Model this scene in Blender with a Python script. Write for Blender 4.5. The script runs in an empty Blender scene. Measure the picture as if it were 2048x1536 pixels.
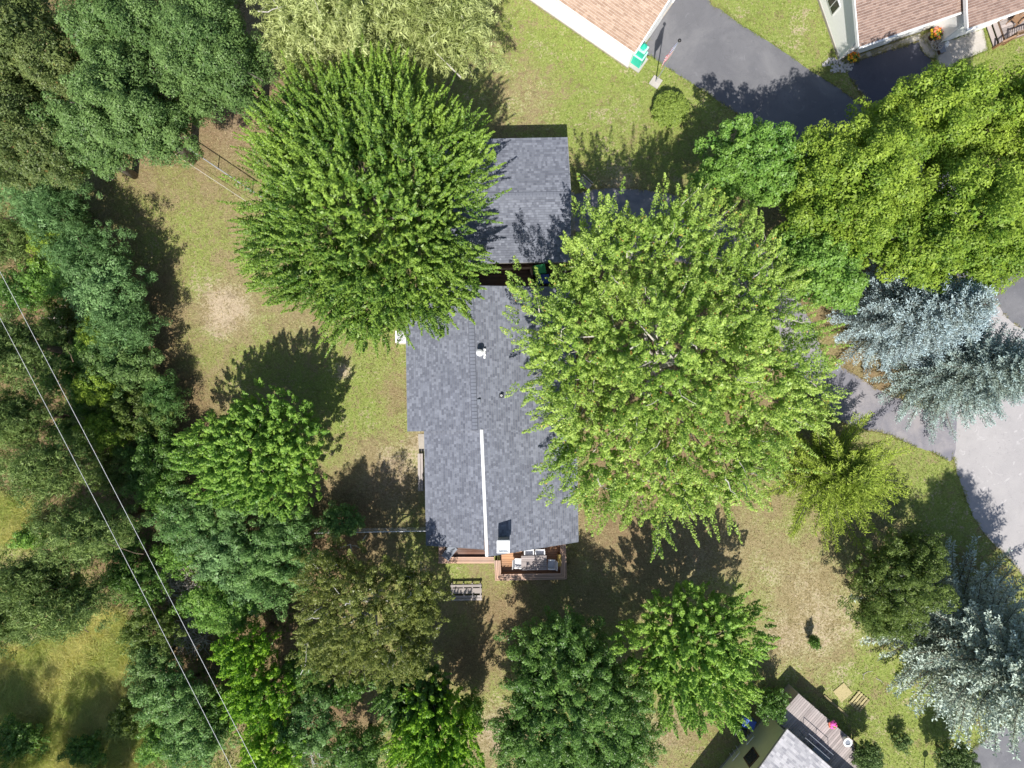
import bpy, bmesh, math, random
import numpy as np
from mathutils import Vector, Matrix

S = bpy.context.scene
COL = S.collection
random.seed(7)
RAD = math.radians

# ------------------------------------------------------------------ camera
CAM_H = 44.0
FPX = 1420.0                      # focal length in pixels of the 2048 px wide photograph
cam = bpy.data.cameras.new("camera")
cam.sensor_width = 36.0
cam.lens = FPX / 2048.0 * 36.0
cam.clip_start = 0.5
cam.clip_end = 2000.0
camo = bpy.data.objects.new("camera", cam)
camo.location = (0, 0, CAM_H)
camo.rotation_euler = (0, 0, 0)
COL.objects.link(camo)
S.camera = camo

# ------------------------------------------------------------------ sky and sun
SUN_EL = 56.0
sun_dir = Vector((0.095, 1.0, 0)).normalized() * math.cos(RAD(SUN_EL))
sun_dir.z = -math.sin(RAD(SUN_EL))
W = bpy.data.worlds.new("World")
S.world = W
W.use_nodes = True
nt = W.node_tree
nt.nodes.clear()
wo = nt.nodes.new("ShaderNodeOutputWorld")
bg = nt.nodes.new("ShaderNodeBackground")
sky = nt.nodes.new("ShaderNodeTexSky")
sky.sky_type = 'NISHITA'
sky.sun_disc = False
sky.sun_elevation = RAD(SUN_EL)
sky.sun_rotation = RAD(180 + 5.4)
bg.inputs[1].default_value = 0.10
nt.links.new(sky.outputs[0], bg.inputs[0])
nt.links.new(bg.outputs[0], wo.inputs[0])
sl = bpy.data.lights.new("sun", 'SUN')
sl.energy = 5.0
sl.angle = RAD(0.53)
sl.color = (1.0, 0.95, 0.87)
so = bpy.data.objects.new("sun", sl)
so.rotation_euler = sun_dir.to_track_quat('-Z', 'Y').to_euler()
so.location = (0, -30, 60)
COL.objects.link(so)
S.view_settings.view_transform = 'Standard'
S.view_settings.look = 'None'
S.view_settings.exposure = 0.52
S.view_settings.gamma = 1.0
S.view_settings.use_curve_mapping = False

# ------------------------------------------------------------------ helpers
def P(px, py, h=0.0):
    """point of the place at height h whose plan position was measured on the photograph"""
    k = (CAM_H - h) / FPX
    return Vector(((px - 1024.0) * k, (768.0 - py) * k, h))

def tag(o, label=None, cat=None, group=None, kind=None):
    if label: o["label"] = label
    if cat: o["category"] = cat
    if group: o["group"] = group
    if kind: o["kind"] = kind
    return o

def link(o, parent=None):
    COL.objects.link(o)
    if parent is not None:
        o.parent = parent
    return o

def empty(name, loc, rotz=0.0, label=None, cat=None, group=None):
    o = bpy.data.objects.new(name, None)
    o.empty_display_size = 0.2
    o.location = loc
    o.rotation_euler = (0, 0, rotz)
    link(o)
    return tag(o, label, cat, group)

class MB:
    """collects faces, then builds ONE mesh object"""
    def __init__(self):
        self.v = []; self.f = []
    def add(self, vs, fs):
        b = len(self.v)
        self.v += [tuple(p) for p in vs]
        self.f += [tuple(b + i for i in f) for f in fs]
        return self
    def box(self, x0, x1, y0, y1, z0, z1):
        return self.hexa([(x0,y0,z0),(x1,y0,z0),(x1,y1,z0),(x0,y1,z0),(x0,y0,z1),(x1,y0,z1),(x1,y1,z1),(x0,y1,z1)])
    def hexa(self, p):
        return self.add(p, [(3,2,1,0),(4,5,6,7),(0,1,5,4),(1,2,6,5),(2,3,7,6),(3,0,4,7)])
    def obox(self, c, sx, sy, sz, rz=0.0, tilt=0.0):
        m = Matrix.Translation(c) @ Matrix.Rotation(rz, 4, 'Z') @ Matrix.Rotation(tilt, 4, 'X')
        p = [m @ Vector((x*sx/2, y*sy/2, z*sz/2)) for z in (-1,1) for x,y in ((-1,-1),(1,-1),(1,1),(-1,1))]
        return self.hexa(p)
    def bar(self, a, b, w, t):
        """square bar from a to b"""
        a = Vector(a); b = Vector(b); d = (b - a).normalized()
        s = d.cross(Vector((0,0,1)))
        if s.length < 1e-4: s = Vector((1,0,0))
        s.normalize(); u = s.cross(d).normalized()
        p = []
        for q in (a, b):
            p += [q - s*w/2 - u*t/2, q + s*w/2 - u*t/2, q + s*w/2 + u*t/2, q - s*w/2 + u*t/2]
        return self.hexa(p)
    def prism(self, pts, z0, z1):
        n = len(pts)
        vs = [(x, y, z0) for x, y in pts] + [(x, y, z1) for x, y in pts]
        fs = [tuple(reversed(range(n))), tuple(range(n, 2*n))]
        fs += [(i, (i+1) % n, n + (i+1) % n, n + i) for i in range(n)]
        return self.add(vs, fs)
    def slab(self, quad, t):
        """sheet of four or more points with thickness t downwards"""
        n = len(quad)
        q = [Vector(p) for p in quad]
        vs = [p - Vector((0,0,t)) for p in q] + q
        fs = [tuple(reversed(range(n))), tuple(range(n, 2*n))]
        fs += [(i, (i+1) % n, n + (i+1) % n, n + i) for i in range(n)]
        return self.add(vs, fs)
    def tube(self, pts, rad, n=8, cap=True):
        pts = [Vector(p) for p in pts]
        if not hasattr(rad, '__len__'): rad = [rad]*len(pts)
        vs = []; fs = []
        ref = None
        for i, p in enumerate(pts):
            d = (pts[min(i+1, len(pts)-1)] - pts[max(i-1, 0)]).normalized()
            if ref is None:
                ref = d.orthogonal().normalized()
            s = (ref - d*ref.dot(d)).normalized(); ref = s
            u = d.cross(s)
            for k in range(n):
                a = 2*math.pi*k/n
                vs.append(p + (s*math.cos(a) + u*math.sin(a))*rad[i])
        for i in range(len(pts)-1):
            for k in range(n):
                a = i*n + k; b = i*n + (k+1) % n
                fs.append((a, b, b+n, a+n))
        if cap:
            fs.append(tuple(reversed(range(n))))
            fs.append(tuple(range((len(pts)-1)*n, len(pts)*n)))
        return self.add(vs, fs)
    def lathe(self, c, prof, n=16):
        """prof: list of (radius, z); closed at both ends"""
        c = Vector(c); vs = []; fs = []
        for r, z in prof:
            for k in range(n):
                a = 2*math.pi*k/n
                vs.append((c.x + r*math.cos(a), c.y + r*math.sin(a), c.z + z))
        for i in range(len(prof)-1):
            for k in range(n):
                a = i*n+k; b = i*n+(k+1) % n
                fs.append((a, b, b+n, a+n))
        fs.append(tuple(reversed(range(n)))); fs.append(tuple(range((len(prof)-1)*n, len(prof)*n)))
        return self.add(vs, fs)
    def build(self, name, mat, parent=None, world=False, smooth=False):
        vs = self.v
        if world and parent is not None:
            r = parent
            while r.parent: r = r.parent
            m = (Matrix.Translation(r.location) @ r.rotation_euler.to_matrix().to_4x4()).inverted()
            vs = [tuple(m @ Vector(p)) for p in vs]
        me = bpy.data.meshes.new(name)
        me.from_pydata(vs, [], self.f)
        me.update()
        if smooth:
            me.polygons.foreach_set("use_smooth", [True]*len(me.polygons))
        if mat: me.materials.append(mat)
        return link(bpy.data.objects.new(name, me), parent)

def bars(name, ab, w, t, mat, parent):
    for p, q in ab: MB().bar(p, q, w, t).build(name, mat, parent, True)

def mesh_np(name, V, Fq, mat, attrs=None, parent=None, flat=False):
    """fast mesh from arrays; Fq is (m, k)"""
    me = bpy.data.meshes.new(name)
    V = np.asarray(V, np.float32); Fq = np.asarray(Fq, np.int32)
    m, k = Fq.shape
    me.vertices.add(len(V)); me.vertices.foreach_set("co", V.ravel())
    me.loops.add(m*k); me.loops.foreach_set("vertex_index", Fq.ravel())
    me.polygons.add(m); me.polygons.foreach_set("loop_start", np.arange(0, m*k, k, dtype=np.int32))
    me.update(calc_edges=True)
    if flat: me.shade_flat()
    for an, av in (attrs or {}).items():
        at = me.attributes.new(an, 'FLOAT', 'POINT')
        at.data.foreach_set("value", np.asarray(av, np.float32))
    if mat: me.materials.append(mat)
    return link(bpy.data.objects.new(name, me), parent)

# ------------------------------------------------------------------ materials
class NT:
    def __init__(self, name):
        self.m = bpy.data.materials.new(name); self.m.use_nodes = True
        self.t = self.m.node_tree; self.n = self.t.nodes; self.n.clear()
        self.out = self.n.new("ShaderNodeOutputMaterial")
    def node(self, kind, **kw):
        nd = self.n.new(kind)
        for a, b in kw.items(): setattr(nd, a, b)
        return nd
    def set(self, nd, i, v):
        if hasattr(v, 'is_output') or isinstance(v, bpy.types.NodeSocket):
            self.t.links.new(v, nd.inputs[i])
        elif v is not None:
            if isinstance(v, (tuple, list)) and len(v) == 3 and nd.inputs[i].type == 'RGBA': v = (*v, 1)
            nd.inputs[i].default_value = v
    def mix(self, a, b, f, mode='MIX'):
        nd = self.node("ShaderNodeMix", data_type='RGBA', blend_type=mode)
        self.set(nd, 0, f); self.set(nd, 6, a); self.set(nd, 7, b)
        return nd.outputs[2]
    def math(self, op, a, b=None, clamp=False):
        nd = self.node("ShaderNodeMath", operation=op, use_clamp=clamp)
        self.set(nd, 0, a); self.set(nd, 1, b)
        return nd.outputs[0]
    def noise(self, scale, detail=4, rough=0.6, vec=None, dist=0.0):
        nd = self.node("ShaderNodeTexNoise")
        nd.inputs["Scale"].default_value = scale; nd.inputs["Detail"].default_value = detail
        nd.inputs["Roughness"].default_value = rough; nd.inputs["Distortion"].default_value = dist
        if vec is not None: self.t.links.new(vec, nd.inputs["Vector"])
        return nd.outputs["Fac"]
    def ramp(self, f, a, b):
        nd = self.node("ShaderNodeMapRange"); nd.clamp = True
        self.set(nd, 0, f); nd.inputs[1].default_value = a; nd.inputs[2].default_value = b
        return nd.outputs[0]
    def attr(self, name):
        nd = self.node("ShaderNodeAttribute", attribute_name=name)
        return nd.outputs["Fac"]
    def pos(self):
        return self.node("ShaderNodeNewGeometry").outputs["Position"]
    def obj(self):
        return self.node("ShaderNodeTexCoord").outputs["Object"]
    def bump(self, h, strength=0.5, dist=0.02):
        nd = self.node("ShaderNodeBump"); nd.inputs["Strength"].default_value = strength
        nd.inputs["Distance"].default_value = dist
        self.t.links.new(h, nd.inputs["Height"]); return nd.outputs[0]
    def bsdf(self, col, rough=0.7, spec=0.3, normal=None, metal=0.0):
        nd = self.node("ShaderNodeBsdfPrincipled")
        self.set(nd, "Base Color", col); self.set(nd, "Roughness", rough)
        self.set(nd, "Specular IOR Level", spec); self.set(nd, "Metallic", metal)
        if normal is not None: self.t.links.new(normal, nd.inputs["Normal"])
        return nd.outputs[0]
    def done(self, sh):
        self.t.links.new(sh, self.out.inputs[0]); return self.m

def plain(name, col, rough=0.6, spec=0.4, vary=0.25, scale=6.0, metal=0.0, bump=0.0):
    """paint, plastic, metal: base colour with soft wear"""
    t = NT(name)
    n1 = t.noise(scale, 5, 0.65, t.obj())
    n2 = t.noise(scale*9, 3, 0.6, t.obj())
    f = t.math('ADD', t.math('MULTIPLY', n1, 0.65), t.math('MULTIPLY', n2, 0.35))
    dk = tuple(c*(1-vary) for c in col); lt = tuple(min(1, c*(1+vary*0.7)) for c in col)
    c = t.mix(dk, lt, t.ramp(f, 0.3, 0.7))
    nm = t.bump(n2, bump, 0.01) if bump else None
    return t.done(t.bsdf(c, rough, spec, nm, metal))

def wood(name, col, grey=0.0, along='X', vary=0.45):
    t = NT(name)
    mp = t.node("ShaderNodeMapping")
    t.t.links.new(t.obj(), mp.inputs[0])
    mp.inputs["Scale"].default_value = (1.2, 14, 14) if along == 'X' else (14, 1.2, 14)
    n1 = t.noise(2.5, 6, 0.7, mp.outputs[0], 0.6)
    n2 = t.noise(0.9, 3, 0.5, t.pos())
    oi = t.node("ShaderNodeObjectInfo").outputs["Random"]
    f = t.math('ADD', t.math('MULTIPLY', n1, 0.6), t.math('MULTIPLY', oi, 0.4))
    dk = tuple(c*(1-vary) for c in col); lt = tuple(min(1, c*(1+vary*0.8)) for c in col)
    c = t.mix(dk, lt, t.ramp(f, 0.2, 0.8))
    if grey: c = t.mix(c, (0.33, 0.31, 0.30), t.math('MULTIPLY', t.ramp(n2, 0.35, 0.65), grey))
    return t.done(t.bsdf(c, 0.75, 0.25, t.bump(n1, 0.4, 0.01)))

def shingle_mat(name, dk, mid, lt):
    t = NT(name)
    a = t.attr("tint")
    c = t.mix(dk, mid, t.ramp(a, 0.0, 0.5))
    c = t.mix(c, lt, t.ramp(a, 0.5, 1.0))
    n = t.noise(45, 3, 0.7, t.pos())
    c = t.mix(c, (0.02, 0.02, 0.025), t.math('MULTIPLY', t.ramp(n, 0.55, 0.8), 0.35))
    n2 = t.noise(0.35, 4, 0.6, t.pos())
    c = t.mix(c, lt, t.math('MULTIPLY', t.ramp(n2, 0.45, 0.75), 0.14))
    return t.done(t.bsdf(c, 0.95, 0.12, t.bump(n, 0.5, 0.006)))

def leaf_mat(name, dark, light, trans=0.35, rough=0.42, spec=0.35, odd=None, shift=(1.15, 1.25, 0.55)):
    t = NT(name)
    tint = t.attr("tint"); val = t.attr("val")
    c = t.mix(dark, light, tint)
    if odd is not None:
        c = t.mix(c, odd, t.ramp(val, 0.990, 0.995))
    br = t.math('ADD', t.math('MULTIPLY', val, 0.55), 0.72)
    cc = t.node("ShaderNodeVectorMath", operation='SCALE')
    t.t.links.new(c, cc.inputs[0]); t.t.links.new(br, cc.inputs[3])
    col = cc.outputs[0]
    d = t.bsdf(col, rough, spec)
    tr = t.node("ShaderNodeBsdfTranslucent")
    tc = t.node("ShaderNodeVectorMath", operation='MULTIPLY')
    t.t.links.new(col, tc.inputs[0]); tc.inputs[1].default_value = shift
    t.t.links.new(tc.outputs[0], tr.inputs[0])
    mx = t.node("ShaderNodeMixShader"); mx.inputs[0].default_value = trans
    t.t.links.new(d, mx.inputs[1]); t.t.links.new(tr.outputs[0], mx.inputs[2])
    return t.done(mx.outputs[0])

def bark_mat(name, col, lt):
    t = NT(name)
    n = t.noise(7, 5, 0.7, t.obj())
    return t.done(t.bsdf(t.mix(col, lt, t.ramp(n, 0.35, 0.7)), 0.85, 0.2, t.bump(n, 0.8, 0.03)))

M = {}
M['white_paint'] = plain('white_paint', (0.86, 0.86, 0.85), 0.5, 0.4, 0.06)
M['white_metal'] = plain('white_metal', (0.78, 0.79, 0.80), 0.35, 0.5, 0.08)
M['grey_metal'] = plain('grey_metal', (0.42, 0.43, 0.45), 0.35, 0.5, 0.15)
M['steel'] = plain('steel', (0.62, 0.64, 0.68), 0.3, 0.6, 0.15, metal=0.6)
M['black_metal'] = plain('black_metal', (0.02, 0.02, 0.022), 0.45, 0.4, 0.2)
M['black_plastic'] = plain('black_plastic', (0.018, 0.02, 0.024), 0.4, 0.45, 0.2)
M['blue_plastic'] = plain('blue_plastic', (0.04, 0.10, 0.40), 0.42, 0.45, 0.2)
M['green_plastic'] = plain('green_plastic', (0.07, 0.50, 0.20), 0.45, 0.4, 0.15)
M['lime_plastic'] = plain('lime_plastic', (0.18, 0.42, 0.06), 0.45, 0.4, 0.15)
M['teal_paint'] = plain('teal_paint', (0.03, 0.46, 0.33), 0.45, 0.4, 0.12)
M['mint_paint'] = plain('mint_paint', (0.42, 0.78, 0.66), 0.45, 0.4, 0.08)
M['concrete'] = plain('concrete', (0.36, 0.33, 0.29), 0.9, 0.2, 0.22, 3.0, bump=0.3)
M['pale_concrete'] = plain('pale_concrete', (0.40, 0.375, 0.345), 0.9, 0.2, 0.16, 3.0, bump=0.3)
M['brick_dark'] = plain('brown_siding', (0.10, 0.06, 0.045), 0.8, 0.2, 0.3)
M['green_siding'] = plain('green_siding', (0.60, 0.60, 0.36), 0.7, 0.3, 0.10, 2.0)
M['grey_siding'] = plain('grey_siding', (0.30, 0.29, 0.28), 0.75, 0.3, 0.15)
M['glass_dark'] = plain('glass_dark', (0.03, 0.035, 0.045), 0.08, 0.6, 0.1)
M['brown_paint'] = plain('brown_paint', (0.09, 0.05, 0.035), 0.6, 0.3, 0.3)
M['sling'] = plain('sling_fabric', (0.52, 0.53, 0.57), 0.8, 0.2, 0.12, 20)
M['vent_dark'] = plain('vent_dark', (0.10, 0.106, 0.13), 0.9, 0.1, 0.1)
M['grey_fabric'] = plain('grey_fabric', (0.20, 0.22, 0.26), 0.85, 0.15, 0.2, 12)
M['yellow_fabric'] = plain('yellow_fabric', (0.52, 0.36, 0.11), 0.8, 0.2, 0.15, 12)
M['flag_white'] = plain('flag_white', (0.78, 0.76, 0.76), 0.8, 0.2, 0.05)
M['flag_red'] = plain('flag_red', (0.66, 0.10, 0.14), 0.8, 0.2, 0.1)
M['flag_blue'] = plain('flag_blue', (0.16, 0.20, 0.38), 0.8, 0.2, 0.1)
M['terracotta'] = plain('terracotta', (0.35, 0.14, 0.08), 0.8, 0.2, 0.2)
M['cedar'] = wood('cedar_wood', (0.50, 0.32, 0.23), 0.35)
M['cedar_floor'] = wood('cedar_floor', (0.44, 0.24, 0.13), 0.15)
M['dark_deck'] = wood('dark_deck', (0.16, 0.085, 0.06), 0.2)
M['grey_wood'] = wood('grey_wood', (0.36, 0.32, 0.30), 0.5)
M['mauve_wood'] = wood('mauve_wood', (0.32, 0.275, 0.27), 0.45)
M['straw_wood'] = wood('straw_wood', (0.34, 0.29, 0.15), 0.0)
M['rust_wood'] = wood('rust_wood', (0.27, 0.15, 0.075), 0.25)
M['slate_shingle'] = shingle_mat('slate_shingle', (0.105, 0.113, 0.142), (0.150, 0.162, 0.198), (0.212, 0.227, 0.272))
M['tan_shingle'] = shingle_mat('tan_shingle', (0.29, 0.195, 0.14), (0.36, 0.25, 0.185), (0.43, 0.315, 0.24))
M['brown_shingle'] = shingle_mat('brown_shingle', (0.165, 0.11, 0.092), (0.22, 0.15, 0.125), (0.29, 0.205, 0.17))
M['silver_shingle'] = shingle_mat('silver_shingle', (0.24, 0.24, 0.265), (0.38, 0.375, 0.395), (0.50, 0.49, 0.51))
M['bark'] = bark_mat('bark_grey', (0.10, 0.085, 0.07), (0.26, 0.23, 0.20))
M['pale_bark'] = bark_mat('bark_pale', (0.30, 0.27, 0.23), (0.62, 0.59, 0.54))
M['birch_bark'] = bark_mat('bark_birch', (0.25, 0.24, 0.22), (0.66, 0.65, 0.62))
M['brown_bark'] = bark_mat('bark_brown', (0.07, 0.05, 0.035), (0.18, 0.13, 0.095))
M['cable'] = plain('cable_sheath', (0.66, 0.67, 0.68), 0.5, 0.4, 0.1)
M['rope'] = plain('rope', (0.66, 0.64, 0.60), 0.8, 0.2, 0.2)
# ------------------------------------------------------------------ ground
def smooth_poly(pts, sub=4, jit=0.0, seed=1):
    """Catmull-Rom through the outline, a little uneven as an asphalt edge is"""
    r = random.Random(seed); n = len(pts); out = []
    for i in range(n):
        p0, p1, p2, p3 = (Vector(pts[(i+k) % n]) for k in (-1, 0, 1, 2))
        hard = (p2 - p1).length > 260
        for k in range(sub):
            t = k/sub
            if hard: q = p1.lerp(p2, t)
            else:
                q = 0.5*((2*p1) + (p2-p0)*t + (2*p0-5*p1+4*p2-p3)*t*t + (3*p1-p0-3*p2+p3)*t**3)
            out.append((q.x + r.uniform(-jit, jit), q.y + r.uniform(-jit, jit)))
    return out

def in_poly(x, y, poly):
    ins = np.zeros(x.shape, bool); n = len(poly)
    for i in range(n):
        x1, y1 = poly[i]; x2, y2 = poly[(i+1) % n]
        c = ((y1 > y) != (y2 > y))
        if y1 != y2:
            ins ^= c & (x < (x2-x1)*(y-y1)/(y2-y1) + x1)
    return ins

PAVED = []          # outlines in photograph pixels at ground level, for keeping grass off
def sheet(name, px_pts, z, mat, sub=4, jit=1.2, seed=1, hard=False):
    pts = [tuple(p) for p in px_pts] if hard else smooth_poly(px_pts, sub, jit, seed)
    PAVED.append(pts)
    bm = bmesh.new()
    vs = [bm.verts.new(P(x, y, 0).xy.to_3d() + Vector((0, 0, z))) for x, y in pts]
    f = bm.faces.new(vs)
    if f.calc_center_median and f.normal.z < 0: f.normal_flip()
    bm.normal_update()
    bmesh.ops.triangulate(bm, faces=bm.faces[:])
    for f in bm.faces:
        if f.normal.z < 0: f.normal_flip()
    me = bpy.data.meshes.new(name); bm.to_mesh(me); bm.free()
    me.materials.append(mat)
    o = link(bpy.data.objects.new(name, me))
    return tag(o, kind='structure')

# what grows where: (px, py, radius px, lush, bare, litter)
SPLATS = [
 (1240,130,150,.65,0,0),(1330,240,90,.6,0,0),(1180,235,50,.75,0,0),(1560,60,110,.75,0,0),(1640,110,60,.5,0,0),(1600,60,40,-.45,.25,0),
 (1090,60,80,.25,0,0),(1060,190,80,-.35,.15,0),(1150,110,40,.3,0,0),(1230,225,50,-.25,.2,0),(1970,120,110,.8,0,0),(1690,170,50,.2,0,0),
 (340,430,120,.2,0,-.1),(400,500,60,.2,0,0),(230,340,60,.15,.1,0),(450,620,52,-.6,.85,0),(460,240,70,-.4,.35,0),(530,200,60,-.4,.3,.3),
 (560,430,160,-.1,.03,.12),(600,640,70,-.3,.15,.2),(690,780,80,.45,0,0),(740,815,38,.4,0,0),(660,870,50,.3,0,0),(785,790,45,-.4,.12,.35),
 (800,960,60,-.4,.35,.1),(690,742,15,-.6,.9,0),(760,930,70,-.2,.2,.1),(700,1000,90,-.25,.08,.35),(560,740,80,.25,0,.15),(840,880,20,-.3,.8,0),
 (420,700,90,.1,0,.1),(280,640,80,-.2,0,.6),(330,830,90,-.3,0,.8),(330,550,40,0,0,.2),
 (110,600,170,-.4,0,.9),(100,900,200,-.4,0,.9),(300,1000,200,-.5,0,.9),(350,1250,160,-.5,0,.95),(350,1150,50,-.4,.5,.2),(500,1250,160,-.5,0,.95),
 (650,1420,120,-.5,.05,.9),(300,100,300,-.5,0,.9),(680,1100,100,-.4,0,.7),
 (30,1040,60,.3,0,-.9),(140,1310,120,.3,0,-.9),(200,1420,140,.25,0,-.6),(60,1420,100,.2,0,-.5),
 (990,1240,90,-.35,0,.45),(1080,1200,90,-.1,0,.25),(930,1330,60,-.4,0,.6),(1250,1130,120,-.35,.12,.35),(1400,1110,60,-.3,.25,.2),
 (1500,1090,80,-.1,.18,0),(1620,1180,90,-.35,.28,.05),(1570,1130,50,.1,.1,0),(1660,1260,60,-.1,.2,0),(1650,1320,80,.0,.22,0),(1560,1280,50,-.3,.3,.1),
 (1740,1350,60,.4,0,0),(1850,1430,120,.55,0,0),(1870,1480,70,.5,0,0),(1700,1440,60,.15,.05,0),(1340,1460,60,-.3,.35,.1),(1000,1470,60,-.45,.5,.2),
 (1420,1480,80,.05,0,.4),(1450,700,300,-.3,.1,.5),(1300,900,200,-.35,.15,.5),(1260,300,90,.2,.05,.1),(1400,330,120,.2,0,.1),(1240,378,40,-.3,.55,0),
 (1850,980,90,.5,0,0),(1780,900,50,.25,0,0),(1740,745,60,-.25,.1,.25),(1770,780,40,-.3,.1,.25),(1880,1060,60,.35,0,.0),(1760,1060,80,-.2,.1,.3),
 (1750,380,260,-.3,0,.5),(1150,560,100,-.3,.2,.4),
]
def ground_fields(px, py):
    L = np.full(px.shape, 0.54); B = np.full(px.shape, 0.10); T = np.full(px.shape, 0.10)
    for x, y, r, l, b, t in SPLATS:
        g = np.exp(-((px-x)**2 + (py-y)**2) / (r*r*0.9))
        L += l*g; B += b*g; T += t*g
    return np.clip(L, 0, 1), np.clip(B, 0, 1), np.clip(T, 0, 1)

def axis_coords(lim, step, far):
    a = np.arange(-lim, lim + 1e-6, step)
    o = []; x = lim; s = step
    while x < far:
        s *= 1.6; x += s; o.append(x)
    o = np.array(o)
    return np.concatenate([-o[::-1], a, o])
gx = axis_coords(38, 0.6, 600); gy = axis_coords(30, 0.6, 600)
GX, GY = np.meshgrid(gx, gy)
V = np.stack([GX.ravel(), GY.ravel(), np.zeros(GX.size)], 1)
nx = len(gx); ny = len(gy)
ii, jj = np.meshgrid(np.arange(nx-1), np.arange(ny-1))
a0 = (jj*nx + ii).ravel()
Fq = np.stack([a0, a0+1, a0+nx+1, a0+nx], 1)
gpx = 1024 + V[:, 0]*FPX/CAM_H; gpy = 768 - V[:, 1]*FPX/CAM_H
L_, B_, T_ = ground_fields(gpx, gpy)

t = NT('lawn_soil')
pos = t.pos()
nA = t.noise(0.55, 5, 0.62, pos, 0.4); nB = t.noise(2.4, 5, 0.72, pos, 0.5); nC = t.noise(7.5, 5, 0.8, pos); nD = t.noise(21, 3, 0.75, pos)
lush = t.math('ADD', t.attr('lush'), t.math('MULTIPLY', t.math('SUBTRACT', nA, 0.5), 3.6))
lush = t.math('ADD', lush, t.math('MULTIPLY', t.math('SUBTRACT', nB, 0.5), 3.2))
lush = t.math('ADD', lush, t.math('MULTIPLY', t.math('SUBTRACT', nC, 0.5), 3.0))
green = t.mix((0.15, 0.205, 0.038), (0.325, 0.385, 0.105), t.ramp(nC, 0.3, 0.7))
dry = t.mix((0.185, 0.142, 0.070), (0.43, 0.37, 0.205), t.ramp(t.math('ADD', t.math('MULTIPLY', nB, .4), t.math('MULTIPLY', nC, .6)), 0.34, 0.68))
col = t.mix(dry, green, t.ramp(lush, 0.15, 0.75))
bare = t.math('ADD', t.attr('bare'), t.math('MULTIPLY', t.math('SUBTRACT', nB, 0.5), 1.8))
bare = t.math('ADD', bare, t.math('MULTIPLY', t.math('SUBTRACT', nC, 0.5), 2.4))
bare = t.math('ADD', bare, t.math('MULTIPLY', t.math('SUBTRACT', nA, 0.5), 1.6))
sand = t.mix((0.36, 0.285, 0.19), (0.60, 0.50, 0.37), nC)
col = t.mix(col, sand, t.ramp(bare, 0.30, 0.75))
lit = t.math('ADD', t.attr('litter'), t.math('MULTIPLY', t.math('SUBTRACT', nB, 0.5), 2.0))
brown = t.mix((0.10, 0.062, 0.036), (0.30, 0.20, 0.115), t.ramp(nC, 0.3, 0.7))
col = t.mix(col, brown, t.math('MULTIPLY', t.ramp(lit, 0.2, 0.8), 0.85))
nE = t.noise(1.7, 4, 0.65, pos, 1.0)
col = t.mix(col, (0.13, 0.105, 0.05), t.math('MULTIPLY', t.ramp(nE, 0.54, 0.66), 0.45))
nF = t.noise(5.5, 4, 0.7, pos, 0.6)
col = t.mix(col, (0.11, 0.19, 0.03), t.math('MULTIPLY', t.math('MULTIPLY', t.ramp(nF, 0.55, 0.64), t.attr('lush')), 0.6))
col = t.mix(col, (0.05, 0.045, 0.02), t.math('MULTIPLY', t.ramp(nD, 0.5, 0.72), 0.5))
col = t.mix(col, (0.60, 0.52, 0.36), t.math('MULTIPLY', t.ramp(nD, 0.42, 0.30), 0.50))
hgt = t.math('ADD', t.math('MULTIPLY', nC, 0.6), t.math('MULTIPLY', nD, 0.4))
M['ground'] = t.done(t.bsdf(col, 0.95, 0.1, t.bump(hgt, 0.9, 0.12)))
g = mesh_np('ground', V, Fq, M['ground'], {'lush': L_, 'bare': B_, 'litter': T_})
tag(g, kind='structure')

def asphalt(name, base, stain, light, sc=0.35, spot=0.5):
    t = NT(name); pos = t.pos()
    a = t.noise(sc, 5, 0.6, pos, 0.8); b = t.noise(28, 3, 0.8, pos); c = t.noise(1.6, 4, 0.6, pos, 0.5); d = t.noise(75, 2, 0.6, pos)
    col = t.mix(base, light, t.math('MULTIPLY', t.ramp(a, 0.42, 0.72), spot))
    col = t.mix(col, stain, t.math('MULTIPLY', t.ramp(c, 0.52, 0.75), 0.5))
    col = t.mix(col, tuple(x*0.45 for x in base), t.math('MULTIPLY', t.ramp(b, 0.55, 0.75), 0.4))
    col = t.mix(col, tuple(min(1, x*1.9) for x in base), t.math('MULTIPLY', t.ramp(d, 0.58, 0.75), 0.4))
    e = t.noise(0.9, 6, 0.7, pos, 2.5)
    col = t.mix(col, tuple(min(1, x*1.5) for x in base), t.math('MULTIPLY', t.ramp(e, 0.60, 0.66), 0.55))
    f = t.noise(0.55, 3, 0.5, pos, 3.0)
    line = t.math('ABSOLUTE', t.math('SUBTRACT', f, 0.52))
    col = t.mix(col, tuple(x*0.5 for x in base), t.math('MULTIPLY', t.ramp(line, 0.0035, 0.001), 0.5))
    return t.done(t.bsdf(col, 0.85, 0.3, t.bump(b, 0.5, 0.012)))
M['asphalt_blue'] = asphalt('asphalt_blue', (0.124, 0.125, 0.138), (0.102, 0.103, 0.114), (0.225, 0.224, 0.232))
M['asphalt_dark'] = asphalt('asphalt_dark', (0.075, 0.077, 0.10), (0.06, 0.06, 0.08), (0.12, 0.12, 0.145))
M['asphalt_old'] = asphalt('asphalt_old', (0.165, 0.163, 0.19), (0.14, 0.14, 0.165), (0.34, 0.315, 0.315), 0.5, 0.75)
M['road_pale'] = asphalt('road_pale', (0.315, 0.303, 0.308), (0.275, 0.265, 0.268), (0.37, 0.355, 0.355), 0.3, 0.6)

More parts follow.
